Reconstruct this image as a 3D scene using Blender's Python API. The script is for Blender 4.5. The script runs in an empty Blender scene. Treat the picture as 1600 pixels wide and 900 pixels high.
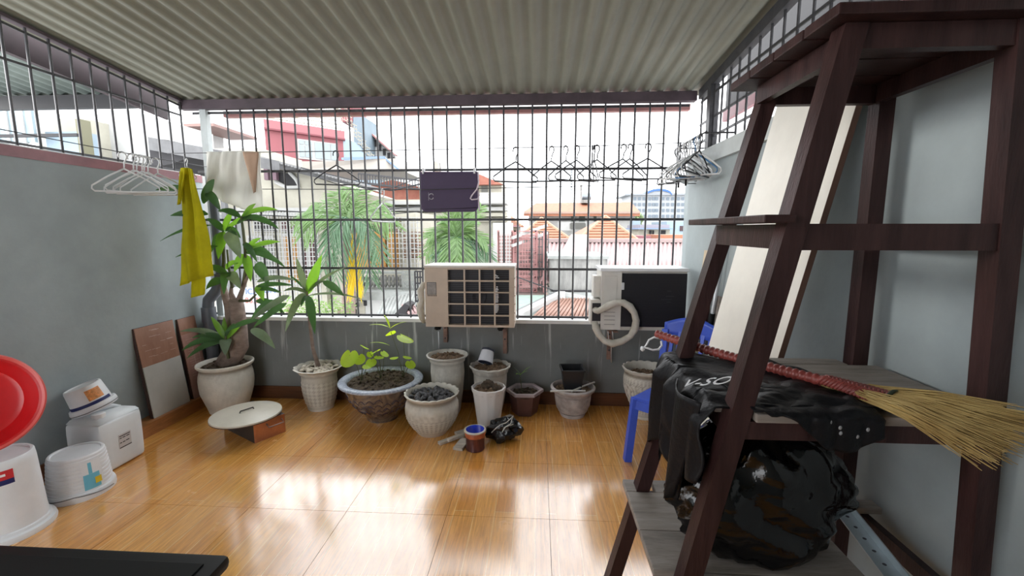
import bpy, bmesh, math, random
from mathutils import Vector, Matrix, Euler, noise
R = math.radians
sc = bpy.context.scene
COL = sc.collection
random.seed(7)

# ------------------------------------------------------------------ camera
FPX, YAW, PITCH, CH = 679.13, 0.0581, 0.1331, 1.656
cd = bpy.data.cameras.new('camera'); cam = bpy.data.objects.new('camera', cd); COL.objects.link(cam)
cam.location = (0, 0, CH); cam.rotation_euler = (math.pi/2-PITCH, 0, YAW)
cd.sensor_width = 36; cd.lens = FPX/1600*36; cd.clip_start = 0.02; cd.clip_end = 400
sc.camera = cam

# ------------------------------------------------------------------ sky (bright overcast, thin bluish breaks)
w = bpy.data.worlds.new('overcast_sky'); sc.world = w; w.use_nodes = True
nt = w.node_tree; nt.nodes.clear()
wo = nt.nodes.new('ShaderNodeOutputWorld'); bg = nt.nodes.new('ShaderNodeBackground')
tc = nt.nodes.new('ShaderNodeTexCoord'); mp = nt.nodes.new('ShaderNodeMapping'); mp.inputs['Scale'].default_value = (1, 1, 2.2)
nz = nt.nodes.new('ShaderNodeTexNoise'); nz.inputs['Scale'].default_value = 2.6; nz.inputs['Detail'].default_value = 5
rp = nt.nodes.new('ShaderNodeValToRGB')
rp.color_ramp.elements[0].position = 0.30; rp.color_ramp.elements[0].color = (0.22, 0.265, 0.28, 1)
rp.color_ramp.elements[1].position = 0.44; rp.color_ramp.elements[1].color = (0.95, 0.97, 1.0, 1)
nt.links.new(tc.outputs['Generated'], mp.inputs['Vector']); nt.links.new(mp.outputs[0], nz.inputs['Vector'])
nt.links.new(nz.outputs[0], rp.inputs[0]); nt.links.new(rp.outputs[0], bg.inputs[0]); nt.links.new(bg.outputs[0], wo.inputs[0])
bg.inputs[1].default_value = 1.0

# ------------------------------------------------------------------ low sun veiled by cloud, from the left
sd = bpy.data.lights.new('hazy_sun', 'SUN'); sd.energy = 0.42; sd.angle = R(16); sd.color = (1.0, 0.97, 0.92)
so = bpy.data.objects.new('hazy_sun', sd); COL.objects.link(so); so.location = (-20, -4, 8)
so.rotation_euler = Vector((1.0, 0.22, -0.19)).to_track_quat('-Z', 'Y').to_euler()

# ------------------------------------------------------------------ exposure
vs = sc.view_settings
vs.view_transform = 'Standard'; vs.look = 'None'; vs.gamma = 1.0; vs.use_curve_mapping = False
vs.exposure = 2.42
sc.cycles.max_bounces = 12; sc.cycles.diffuse_bounces = 8; sc.cycles.glossy_bounces = 4
sc.cycles.transparent_max_bounces = 12

# ------------------------------------------------------------------ placement helpers: a point of the real room seen at photo pixel (1600x900)
def _ray(px, py):
    cy, sy = math.cos(YAW), math.sin(YAW); cp, sp = math.cos(PITCH), math.sin(PITCH)
    r = Vector((cy, sy, 0)); f = Vector((-sy*cp, cy*cp, -sp)); u = Vector((-sy*sp, cy*sp, cp))
    return f + r*((px-800)/FPX) + u*((450-py)/FPX)
def at(px, py, Y):
    d = _ray(px, py); t = Y/d.y; return Vector((d.x*t, Y, CH+d.z*t))
def atz(px, py, z=0.0):
    d = _ray(px, py); t = (z-CH)/d.z; return Vector((d.x*t, d.y*t, z))
def atx(px, py, X):
    d = _ray(px, py); t = X/d.x; return Vector((X, d.y*t, CH+d.z*t))

# ------------------------------------------------------------------ materials
MATS = {}
def mat(name, col, rough=0.6, metal=0.0, var=0.0, scale=6.0, bump=0.0, bscale=40.0, spec=0.5, stretch=None, col2=None, sheen=0.0, trans=0.0, alpha=1.0, coat=0.0, sss=0.0):
    if name in MATS: return MATS[name]
    m = bpy.data.materials.new(name); m.use_nodes = True; n = m.node_tree
    b = n.nodes['Principled BSDF']
    b.inputs['Base Color'].default_value = (*col, 1); b.inputs['Roughness'].default_value = rough; b.inputs['Metallic'].default_value = metal
    b.inputs['Specular IOR Level'].default_value = spec
    b.inputs['Coat Weight'].default_value = coat
    b.inputs['Transmission Weight'].default_value = trans
    if alpha < 1: b.inputs['Alpha'].default_value = alpha
    if var or bump or col2:
        t = n.nodes.new('ShaderNodeTexCoord'); mp = n.nodes.new('ShaderNodeMapping')
        if stretch: mp.inputs['Scale'].default_value = stretch
        n.links.new(t.outputs['Object'], mp.inputs['Vector'])
    if var or col2:
        z = n.nodes.new('ShaderNodeTexNoise'); z.inputs['Scale'].default_value = scale; z.inputs['Detail'].default_value = 6; z.inputs['Roughness'].default_value = 0.65
        n.links.new(mp.outputs[0], z.inputs['Vector'])
        r = n.nodes.new('ShaderNodeValToRGB')
        a = col if col2 else tuple(c*(1-var) for c in col); c2 = col2 if col2 else tuple(min(1, c*(1+var)) for c in col)
        r.color_ramp.elements[0].position = 0.33; r.color_ramp.elements[0].color = (*a, 1)
        r.color_ramp.elements[1].position = 0.67; r.color_ramp.elements[1].color = (*c2, 1)
        n.links.new(z.outputs[0], r.inputs[0]); n.links.new(r.outputs[0], b.inputs['Base Color'])
    if bump:
        z2 = n.nodes.new('ShaderNodeTexNoise'); z2.inputs['Scale'].default_value = bscale; z2.inputs['Detail'].default_value = 4
        n.links.new(mp.outputs[0], z2.inputs['Vector'])
        bp = n.nodes.new('ShaderNodeBump'); bp.inputs['Strength'].default_value = bump; bp.inputs['Distance'].default_value = 0.01
        n.links.new(z2.outputs[0], bp.inputs['Height']); n.links.new(bp.outputs[0], b.inputs['Normal'])
    MATS[name] = m
    return m
def recess_shade(m, shade_col, lo=0.46, hi=0.515):
    # shade painted into the colour of the relief's hollows, so the pattern reads
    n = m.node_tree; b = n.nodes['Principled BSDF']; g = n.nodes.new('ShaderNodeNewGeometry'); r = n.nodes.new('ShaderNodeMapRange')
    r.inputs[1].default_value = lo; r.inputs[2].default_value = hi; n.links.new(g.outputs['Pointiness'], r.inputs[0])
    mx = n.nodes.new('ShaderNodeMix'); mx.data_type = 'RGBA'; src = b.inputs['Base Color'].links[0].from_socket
    n.links.new(r.outputs[0], mx.inputs[0]); mx.inputs[6].default_value = (*shade_col, 1); n.links.new(src, mx.inputs[7]); n.links.new(mx.outputs[2], b.inputs['Base Color'])
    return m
def leafmat(name, col, tl=0.35, var=0.25, rough=0.4, spec=0.5, boost=1.5):
    m = mat(name, col, rough, var=var, scale=9, spec=spec)
    n = m.node_tree; b = n.nodes['Principled BSDF']; o = [x for x in n.nodes if x.type == 'OUTPUT_MATERIAL'][0]
    t = n.nodes.new('ShaderNodeBsdfTranslucent'); t.inputs[0].default_value = (min(1, col[0]*boost), min(1, col[1]*boost), col[2]*(0.8 if boost > 1.2 else 1), 1)
    mx = n.nodes.new('ShaderNodeMixShader'); mx.inputs[0].default_value = tl
    n.links.new(b.outputs[0], mx.inputs[1]); n.links.new(t.outputs[0], mx.inputs[2]); n.links.new(mx.outputs[0], o.inputs[0])
    return m

# floor: wood-look ceramic, boards run away from the camera
def floor_mat():
    m = bpy.data.materials.new('wood_look_tile'); m.use_nodes = True; n = m.node_tree; b = n.nodes['Principled BSDF']
    g = n.nodes.new('ShaderNodeNewGeometry'); s = n.nodes.new('ShaderNodeSeparateXYZ'); c = n.nodes.new('ShaderNodeCombineXYZ')
    n.links.new(g.outputs['Position'], s.inputs[0]); n.links.new(s.outputs[1], c.inputs[0]); n.links.new(s.outputs[0], c.inputs[1])
    br = n.nodes.new('ShaderNodeTexBrick'); br.offset = 0.37; br.inputs['Scale'].default_value = 1; br.inputs['Brick Width'].default_value = 0.9
    br.inputs['Row Height'].default_value = 0.12; br.inputs['Mortar Size'].default_value = 0.0022; br.inputs['Mortar Smooth'].default_value = 0.3; br.inputs['Bias'].default_value = 0
    br.inputs['Color1'].default_value = (0.70, 0.30, 0.055, 1); br.inputs['Color2'].default_value = (0.82, 0.41, 0.095, 1); br.inputs['Mortar'].default_value = (0.92, 0.62, 0.25, 1)
    n.links.new(c.outputs[0], br.inputs['Vector'])
    mp = n.nodes.new('ShaderNodeMapping'); mp.inputs['Scale'].default_value = (2.2, 34, 1); n.links.new(c.outputs[0], mp.inputs['Vector'])
    z = n.nodes.new('ShaderNodeTexNoise'); z.inputs['Scale'].default_value = 2.2; z.inputs['Detail'].default_value = 8; z.inputs['Roughness'].default_value = 0.7; z.inputs['Distortion'].default_value = 0.6
    n.links.new(mp.outputs[0], z.inputs['Vector'])
    r = n.nodes.new('ShaderNodeValToRGB'); r.color_ramp.elements[0].position = 0.3; r.color_ramp.elements[0].color = (0.62, 0.55, 0.48, 1)
    r.color_ramp.elements[1].position = 0.62; r.color_ramp.elements[1].color = (1.12, 1.12, 1.12, 1); n.links.new(z.outputs[0], r.inputs[0])
    mx = n.nodes.new('ShaderNodeMix'); mx.data_type = 'RGBA'; mx.blend_type = 'MULTIPLY'; mx.inputs[0].default_value = 1.0
    n.links.new(br.outputs['Color'], mx.inputs[6]); n.links.new(r.outputs[0], mx.inputs[7])
    # wipe marks and dust
    z3 = n.nodes.new('ShaderNodeTexNoise'); z3.inputs['Scale'].default_value = 3; z3.inputs['Detail'].default_value = 6; n.links.new(g.outputs['Position'], z3.inputs['Vector'])
    r3 = n.nodes.new('ShaderNodeMapRange'); r3.inputs[1].default_value = 0.3; r3.inputs[2].default_value = 0.75; r3.inputs[3].default_value = 0.16; r3.inputs[4].default_value = 0.30
    n.links.new(z3.outputs[0], r3.inputs[0]); n.links.new(r3.outputs[0], b.inputs['Roughness'])
    n.links.new(mx.outputs[2], b.inputs['Base Color'])
    b.inputs['Specular IOR Level'].default_value = 1.0; b.inputs['Coat Weight'].default_value = 0.9; b.inputs['Coat IOR'].default_value = 1.85; b.inputs['Coat Roughness'].default_value = 0.13
    return m
FLOOR = floor_mat()

def plaster(name, c, stain=0.12, streak=False):
    m = mat(name, c, 0.55, var=stain, scale=1.6, bump=0.12, bscale=28, spec=0.35)
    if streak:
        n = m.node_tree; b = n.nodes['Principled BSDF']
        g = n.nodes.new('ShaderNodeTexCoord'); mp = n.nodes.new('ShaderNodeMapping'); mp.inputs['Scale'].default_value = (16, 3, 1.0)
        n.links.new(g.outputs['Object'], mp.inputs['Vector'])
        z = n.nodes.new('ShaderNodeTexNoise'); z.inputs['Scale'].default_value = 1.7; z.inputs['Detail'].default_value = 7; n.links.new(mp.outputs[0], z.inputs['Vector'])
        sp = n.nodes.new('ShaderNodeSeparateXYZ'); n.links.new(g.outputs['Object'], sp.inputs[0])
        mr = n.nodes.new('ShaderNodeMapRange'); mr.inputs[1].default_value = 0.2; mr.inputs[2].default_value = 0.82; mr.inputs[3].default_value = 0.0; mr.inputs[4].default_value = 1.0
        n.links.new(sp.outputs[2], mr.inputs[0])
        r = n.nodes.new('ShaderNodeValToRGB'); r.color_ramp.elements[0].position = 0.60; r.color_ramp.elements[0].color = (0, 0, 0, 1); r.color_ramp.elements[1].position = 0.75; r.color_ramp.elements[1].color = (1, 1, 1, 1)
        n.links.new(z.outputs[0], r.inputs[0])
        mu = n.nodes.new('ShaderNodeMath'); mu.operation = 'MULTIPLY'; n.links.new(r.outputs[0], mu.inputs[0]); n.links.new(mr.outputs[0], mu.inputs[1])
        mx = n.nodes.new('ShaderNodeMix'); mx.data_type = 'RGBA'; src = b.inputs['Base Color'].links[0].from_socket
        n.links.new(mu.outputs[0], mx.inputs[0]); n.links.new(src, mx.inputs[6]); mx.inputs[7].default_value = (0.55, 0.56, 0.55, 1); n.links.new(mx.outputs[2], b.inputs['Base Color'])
    return m

M = dict(
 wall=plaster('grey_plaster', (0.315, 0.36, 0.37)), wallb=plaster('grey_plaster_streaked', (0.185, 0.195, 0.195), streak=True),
 white=mat('white_paint', (0.78, 0.79, 0.78), 0.5, var=0.06, bump=0.05), ledge=mat('pale_cement', (0.52, 0.56, 0.56), 0.6, var=0.1),
 maroon=mat('maroon_paint', (0.26, 0.10, 0.115), 0.45, var=0.25, scale=4), beam=mat('dark_purple_steel', (0.085, 0.062, 0.075), 0.5, var=0.25, scale=5),
 pinkbeam=mat('faded_pink_steel', (0.42, 0.20, 0.19), 0.5, var=0.15), roof=mat('cream_roof_sheet', (0.245, 0.245, 0.20), 0.45, var=0.10, scale=2.5, bump=0.03),
 iron=mat('grey_painted_iron', (0.055, 0.055, 0.06), 0.45, var=0.3, scale=20), galv=mat('galvanised_bar', (0.075, 0.075, 0.08), 0.45, metal=0.3, var=0.2),
 skirting=mat('brown_skirting_tile', (0.13, 0.050, 0.022), 0.35, var=0.3, scale=3, stretch=(1, 1, 14)),
 curb=mat('brown_curb_tile', (0.36, 0.15, 0.05), 0.35, var=0.25, scale=3, stretch=(2, 2, 16)),
 grout=mat('dark_grout', (0.13, 0.085, 0.05), 0.8),
)

# ------------------------------------------------------------------ mesh builder
class MB:
    def __init__(s): s.v = []; s.f = []
    def add(s, vs_, fs):
        o = len(s.v); s.v += [Vector(p) for p in vs_]; s.f += [tuple(i+o for i in f) for f in fs]; return s
    def box(s, a, b, bev=0.0, mtx=None):
        x0, y0, z0 = [min(a[i], b[i]) for i in range(3)]; x1, y1, z1 = [max(a[i], b[i]) for i in range(3)]
        if bev <= 0:
            vv = [(x0,y0,z0),(x1,y0,z0),(x1,y1,z0),(x0,y1,z0),(x0,y0,z1),(x1,y0,z1),(x1,y1,z1),(x0,y1,z1)]
            ff = [(3,2,1,0),(4,5,6,7),(0,1,5,4),(1,2,6,5),(2,3,7,6),(3,0,4,7)]
        else:
            bm = bmesh.new(); bmesh.ops.create_cube(bm, size=1)
            for q in bm.verts: q.co = Vector(((x0+x1)/2+q.co.x*(x1-x0), (y0+y1)/2+q.co.y*(y1-y0), (z0+z1)/2+q.co.z*(z1-z0)))
            bmesh.ops.bevel(bm, geom=bm.edges[:], offset=bev, segments=2, affect='EDGES', profile=0.6)
            bm.verts.index_update(); vv = [q.co.copy() for q in bm.verts]; ff = [tuple(q.index for q in f.verts) for f in bm.faces]; bm.free()
        if mtx: vv = [mtx @ Vector(p) for p in vv]
        return s.add(vv, ff)
    def bar(s, p0, p1, w, h, up=(0, 0, 1)):
        p0, p1 = Vector(p0), Vector(p1); d = (p1-p0).normalized(); a = d.cross(Vector(up))
        if a.length < 1e-4: a = d.cross(Vector((1, 0, 0)))
        a.normalize(); c = a.cross(d); vv = []
        for p in (p0, p1):
            for i, j in ((-1,-1),(1,-1),(1,1),(-1,1)): vv.append(p+a*i*w/2+c*j*h/2)
        return s.add(vv, [(0,1,2,3),(7,6,5,4),(0,4,5,1),(1,5,6,2),(2,6,7,3),(3,7,4,0)])
    def hexa(s, b4, t4):   # bottom four corners (ccw from above), top four
        return s.add(list(b4)+list(t4), [(3,2,1,0),(4,5,6,7),(0,1,5,4),(1,2,6,5),(2,3,7,6),(3,0,4,7)])
    def tube(s, pts, r, n=8, closed=False, caps=True):
        pts = [Vector(p) for p in pts]; N = len(pts); rr = r if isinstance(r, (list, tuple)) else [r]*N
        prev = None; vv = []
        for i, p in enumerate(pts):
            if closed: d = pts[(i+1) % N]-pts[i-1]
            else: d = pts[min(i+1, N-1)]-pts[max(i-1, 0)]
            if d.length < 1e-9: d = Vector((0, 0, 1))
            d.normalize()
            if prev is None:
                a = d.cross(Vector((0, 0, 1)));
                if a.length < 0.05: a = d.cross(Vector((0, 1, 0)))
            else: a = prev - d*prev.dot(d)
            if a.length < 1e-6: a = d.orthogonal()
            a.normalize(); prev = a; c = d.cross(a)
            for k in range(n):
                t = 2*math.pi*k/n; vv.append(p+(a*math.cos(t)+c*math.sin(t))*rr[i])
        ff = []
        for i in range(N if closed else N-1):
            j = (i+1) % N
            for k in range(n): ff.append((i*n+k, i*n+(k+1) % n, j*n+(k+1) % n, j*n+k))
        if caps and not closed: ff.append(tuple(range(n))[::-1]); ff.append(tuple((N-1)*n+k for k in range(n)))
        return s.add(vv, ff)
    def lathe(s, prof, n=32, c=(0, 0, 0), disp=None, sides=None, mtx=None, capb=True, capt=False, rot=0):
        c = Vector(c); vv = []
        for i, (r, z) in enumerate(prof):
            for k in range(n):
                t = 2*math.pi*k/n+rot; q, dz = r, 0
                if disp:
                    e = disp(t, z, i, r)
                    if isinstance(e, tuple): q, dz = r+e[0], e[1]
                    else: q = r+e
                vv.append(Vector((q*math.cos(t), q*math.sin(t), z+dz)))
        ff = []
        for i in range(len(prof)-1):
            for k in range(n): ff.append((i*n+k, i*n+(k+1) % n, (i+1)*n+(k+1) % n, (i+1)*n+k))
        if capb: ff.append(tuple(range(n))[::-1])
        if capt: ff.append(tuple((len(prof)-1)*n+k for k in range(n)))
        vv = [(mtx @ p if mtx else p)+c for p in vv]
        return s.add(vv, ff)
    def grid(s, fn, nu, nv, wrapu=False):
        vv = [Vector(fn(i/nu, j/nv)) for j in range(nv+1) for i in range(nu+1)]
        ff = [(j*(nu+1)+i, j*(nu+1)+i+1, (j+1)*(nu+1)+i+1, (j+1)*(nu+1)+i) for j in range(nv) for i in range(nu)]
        return s.add(vv, ff)
    def blob(s, c, r, n=10, amp=0.0, fr=3.0, seed=0.0):
        c = Vector(c); rx, ry, rz = r if isinstance(r, (tuple, list)) else (r, r, r); vv = []; m = max(4, n//2+1)
        for j in range(m+1):
            ph = math.pi*j/m
            for k in range(n):
                t = 2*math.pi*k/n; d = Vector((math.sin(ph)*math.cos(t), math.sin(ph)*math.sin(t), math.cos(ph)))
                q = 1+amp*noise.noise(d*fr+Vector((seed, seed*1.7, 0))); vv.append(c+Vector((d.x*rx, d.y*ry, d.z*rz))*q)
        ff = [(j*n+k, (j+1)*n+k, (j+1)*n+(k+1) % n, j*n+(k+1) % n) for j in range(m) for k in range(n)]
        return s.add(vv, ff)
    def poly(s, pts, d):   # planar polygon extruded by vector d
        n = len(pts); d = Vector(d); pts = [Vector(p) for p in pts]
        return s.add(pts+[p+d for p in pts], [tuple(range(n))[::-1], tuple(range(n, 2*n))]+[(i, (i+1) % n, n+(i+1) % n, n+i) for i in range(n)])
    def leaf(s, p0, p1, width, lift=0.1, n=8, fold=0.25, up=(0, 0, 1), nup=None, shape=0.75):
        p0, p1 = Vector(p0), Vector(p1); up = Vector(up); ctl = (p0+p1)/2+up*lift; vv = []
        for i in range(n+1):
            t = i/n; p = p0*(1-t)**2+ctl*2*t*(1-t)+p1*t*t
            d = (ctl-p0)*(1-t)+(p1-ctl)*t; d.normalize(); a = d.cross(Vector(nup) if nup else up)
            if a.length < 0.05: a = d.cross(Vector((0.3, 1, 0)))
            a.normalize(); nn = a.cross(d); wd = width/2*(math.sin(math.pi*min(1, t**shape*0.97+0.03))**0.8)+0.0015
            wob = 0.12*wd*math.sin(t*9+p0.x*30)
            vv += [p+a*wd+nn*(fold*wd+wob), p, p-a*wd+nn*(fold*wd-wob)]
        ff = []
        for i in range(n):
            b = i*3; ff += [(b, b+1, b+4, b+3), (b+1, b+2, b+5, b+4)]
        return s.add(vv, ff)
    def obj(s, name, m, parent=None, smooth=False, sharp=None, label=None, kind=None):
        me = bpy.data.meshes.new(name); o = bpy.data.objects.new(name, me)
        off = parent_loc(parent) if parent else (s.base() if True else Vector())
        me.from_pydata([tuple(p-off) for p in s.v], [], s.f)
        if m: me.materials.append(m)
        if smooth:
            me.shade_smooth()
            if sharp is not None: me.set_sharp_from_angle(angle=R(sharp))
        me.update(); COL.objects.link(o)
        if parent: o.parent = parent
        else: o.location = off
        if label: o['label'] = label
        if kind: o['kind'] = kind
        return o
    def base(s):
        xs = [p.x for p in s.v]; ys = [p.y for p in s.v]; zs = [p.z for p in s.v]
        return Vector(((min(xs)+max(xs))/2, (min(ys)+max(ys))/2, min(zs)))
def parent_loc(o):
    p = Vector(o.location)
    while o.parent: o = o.parent; p = p+Vector(o.location)
    return p
def tag(o, label, cat, group=None):
    o['label'] = label; o['category'] = cat
    if group: o['group'] = group
    return o
def thing(name, label, cat, loc, group=None):
    o = bpy.data.objects.new(name, None); COL.objects.link(o); o.location = loc; o.empty_display_size = 0.05
    return tag(o, label, cat, group)
def struct(name, mb, m, smooth=False, sharp=None):
    o = mb.obj(name, m, None, smooth, sharp); o['kind'] = 'structure'; return o
def solid(o, t, off=0.0):
    md = o.modifiers.new('thickness', 'SOLIDIFY'); md.thickness = t; md.offset = off; return o
def subdiv(o, n=1):
    md = o.modifiers.new('soften', 'SUBSURF'); md.levels = n; md.render_levels = n; return o
def dup(root, label, loc=None, rotz=None):
    c = root.copy(); COL.objects.link(c); c['label'] = label
    if loc is not None: c.location = loc
    if rotz is not None: c.rotation_euler = (0, 0, rotz)
    for ch in list(root.children):
        d = ch.copy(); COL.objects.link(d); d.parent = c
        for g in ch.children:
            e = g.copy(); COL.objects.link(e); e.parent = d
    return c
_tc = 0
def text_mesh(name, body, size, m, parent, loc, rot, label=None, extrude=0.0006, shear=0.0):
    cu = bpy.data.curves.new('t', 'FONT'); cu.body = body; cu.size = size; cu.extrude = extrude; cu.align_x = 'CENTER'; cu.align_y = 'CENTER'; cu.shear = shear; cu.resolution_u = 3
    to = bpy.data.objects.new('t', cu); COL.objects.link(to); bpy.context.view_layer.update()
    me = bpy.data.meshes.new_from_object(to.evaluated_get(bpy.context.evaluated_depsgraph_get()))
    bpy.data.objects.remove(to); bpy.data.curves.remove(cu)
    me.name = name; me.materials.clear(); me.materials.append(m)
    o = bpy.data.objects.new(name, me); COL.objects.link(o); o.parent = parent
    o.location = Vector(loc)-parent_loc(parent); o.rotation_euler = rot
    if label: o['label'] = label
    return o

XL, XR, YB, YR = -3.25, 1.34, 4.0, -1.7
def zc(Y): return 2.842+0.10*(4.017-Y)      # underside of the sloping roof

#============================================================ SETTING
fl = struct('floor', MB().box((XL, YR, -0.15), (XR, YB, -0.012)), M['grout'])
tw = 0.6; x0t, y0t = 0.082-0.6*6, 2.319-0.6*7
tile_me = {}
for i in range(9):
    for j in range(11):
        a, b = x0t+i*tw, x0t+(i+1)*tw; c, d = y0t+j*tw, y0t+(j+1)*tw
        a, b = max(a, XL), min(b, XR); c, d = max(c, YR), min(d, YB)
        if b-a < 0.02 or d-c < 0.02: continue
        g = 0.0011; MB().box((a+g, c+g, -0.012), (b-g, d-g, 0.0)).obj('tile', FLOOR, fl)

struct('wall_left', MB().box((XL-0.12, YR, -0.15), (XL, YB+0.13, 2.105)), M['wall'])
struct('trim_1', MB().box((XL-0.13, YR, 2.105), (XL+0.006, YB+0.13, 2.172)), M['maroon'])
struct('trim_2', MB().box((XL-0.13, YR, 2.172), (XL-0.01, YB+0.13, 2.182)), M['white'])
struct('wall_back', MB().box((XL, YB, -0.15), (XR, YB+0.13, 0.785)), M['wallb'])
struct('trim_3', MB().box((XL, YB-0.006, 0.785), (XR, YB+0.15, 0.818)), M['white'])
struct('wall_right', MB().box((XR, YR, -0.15), (XR+0.12, YB+0.13, 2.17)).box((XR+0.085, YR, 2.0), (XR+0.12, 0.9, 3.45)), M['wall'])  # second box is out of view, added above the wall to block light
struct('trim_4', MB().box((XR-0.03, YR, 2.17), (XR+0.12, YB+0.02, 2.285)), M['ledge'])
struct('wall_rear', MB().box((-1.5, YR-0.12, -0.15), (XR+0.12, YR, 3.45)).box((XL-0.12, YR-0.12, 2.6), (-1.5, YR, 3.45)), M['wall'])  # out of view; left opening added to let daylight onto the pots' fronts
# skirting
struct('baseboard_left', MB().box((XL, YR, 0), (XL+0.014, 3.05, 0.125)), M['skirting'])
struct('baseboard_back', MB().box((XL+0.14, YB-0.014, 0), (XR, YB, 0.125)), M['skirting'])
struct('baseboard_right', MB().box((XR-0.014, YR, 0), (XR, YB-0.014, 0.125)), M['skirting'])
struct('trim_5', MB().box((XL, 3.06, 0), (XL+0.135, YB-0.001, 0.108)), M['curb'])
# corrugated roof
def corr(x):
    t = (x/0.121) % 1.0
    return 0.012*max(-1, min(1, 1.5*math.sin(2*math.pi*t)))
mb = MB(); xs = [-3.40+0.0121*i for i in range(int(4.84/0.0121)+1)]; ys = [YR-0.1, 0.5, 2.0, 3.2, 4.13]
for layer in (0, 0.004):
    mb.grid(lambda u, v: (xs[round(u*(len(xs)-1))], ys[round(v*4)], zc(ys[round(v*4)])+corr(xs[round(u*(len(xs)-1))])+0.013+layer), len(xs)-1, 4)
struct('ceiling', mb, M['roof'], smooth=True, sharp=50)
# beams
struct('trim_6', MB().box((XL-0.06, 4.0, 2.758), (XR+0.02, 4.07, 2.838)), M['beam'])
struct('trim_7', MB().box((XL+0.25, 4.16, 2.722), (XR+0.02, 4.22, 2.775)), M['pinkbeam'])
mb = MB(); mb.hexa([(XR+0.03,YR,zc(YR)-0.075),(XR+0.08,YR,zc(YR)-0.075),(XR+0.08,4.0,2.765),(XR+0.03,4.0,2.765)], [(XR+0.03,YR,zc(YR)-0.003),(XR+0.08,YR,zc(YR)-0.003),(XR+0.08,4.0,zc(4)-0.003),(XR+0.03,4.0,zc(4)-0.003)])
struct('trim_8', mb, M['iron'])
mb = MB(); mb.bar((XL-0.035, YR, zc(YR)-0.018), (XL-0.035, 4.0, zc(4.0)-0.018), 0.05, 0.02); struct('trim_9', mb, M['beam'])

#============================================================ GRILLES (each bar a part)
def round_bar(p0, p1, r, name, m, par, n=6): return MB().tube([p0, p1], r, n).obj(name, m, par, True, 60)
GY = 4.055
g = thing('security_grille', 'wide iron security grille across the open back of the terrace', 'grille', (-1, GY, 0.818))
x = 1.236
k = 0
while x > XL+0.1:
    if not (-3.19 < x < -2.99): round_bar((x, GY, 0.818), (x, GY, 2.758), 0.0092, 'bar', M['iron'], g)
    x -= 0.1289
for z in (1.291, 1.750, 2.202, 2.735, 0.835):
    MB().bar((XL+0.02, GY+0.010, z), (XR-0.02, GY+0.010, z), 0.006, 0.022).obj('rail', M['iron'], g)
MB().box((-3.135, GY-0.028, 0.818), (-3.075, GY+0.03, 2.758)).obj('post', M['ledge'], g, label='pale square post at the left end')
g = thing('security_grille', 'iron grille on top of the left wall below the roof', 'grille', (XL-0.05, 2.0, 2.182))
y = 3.99
while y > YR:
    round_bar((XL-0.035, y, 2.182), (XL-0.035, y, zc(y)-0.02), 0.0085, 'bar', M['galv'], g); y -= 0.1335
for z in (2.196, 2.70): MB().bar((XL-0.035, YR, z), (XL-0.035, 4.0, z), 0.008, 0.016).obj('rail', M['galv'], g)
MB().bar((XL-0.035, YR, zc(YR)-0.06), (XL-0.035, 4.0, zc(4.0)-0.06), 0.008, 0.016).obj('rail', M['galv'], g)
g = thing('security_grille', 'iron grille on top of the right wall behind the shelf rack', 'grille', (XR+0.05, 2.0, 2.285))
y = 3.97
while y > YR:
    round_bar((XR+0.055, y, 2.285), (XR+0.055, y, zc(y)-0.07), 0.0085, 'bar', M['iron'], g); y -= 0.137
for z in (2.40, 2.55, 2.74): MB().bar((XR+0.055, YR, z), (XR+0.055, 4.0, z), 0.008, 0.02).obj('rail', M['iron'], g)
MB().box((XR+0.02, 3.70, 2.285), (XR+0.09, 3.77, 2.80)).obj('post', M['iron'], g)

# drain pipe in the left corner
t = thing('drain_pipe', 'dark grey plastic drain pipe standing in the left back corner', 'pipe', (-3.14, 3.93, 0.11))
pm = mat('grey_pvc', (0.10, 0.11, 0.13), 0.35, var=0.15)
MB().tube([(-3.145, 3.93, 0.108), (-3.145, 3.93, 0.80)], 0.052, 16).obj('lower_pipe', pm, t, True, 50)
MB().tube([(-3.145, 3.93, 0.78), (-3.145, 3.93, 0.92)], 0.062, 16).obj('coupling', pm, t, True, 50)
MB().tube([(-3.145, 3.93, 0.92), (-3.135, 3.93, 0.99), (-3.06, 3.935, 1.07), (-3.015, 3.94, 1.15), (-3.005, 3.94, 1.24)], 0.05, 16).obj('bend', pm, t, True, 60)
MB().tube([(-3.005, 3.94, 1.22), (-3.005, 3.94, 1.92), (-3.005, 3.955, 1.98), (-3.005, 4.0, 2.01), (-3.005, 4.25, 2.01)], 0.036, 14).obj('upper_pipe', pm, t, True, 50)
MB().box((-3.20, 3.88, 0.55), (-3.09, 3.998, 0.575)).obj('clamp', M['iron'], t)

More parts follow.
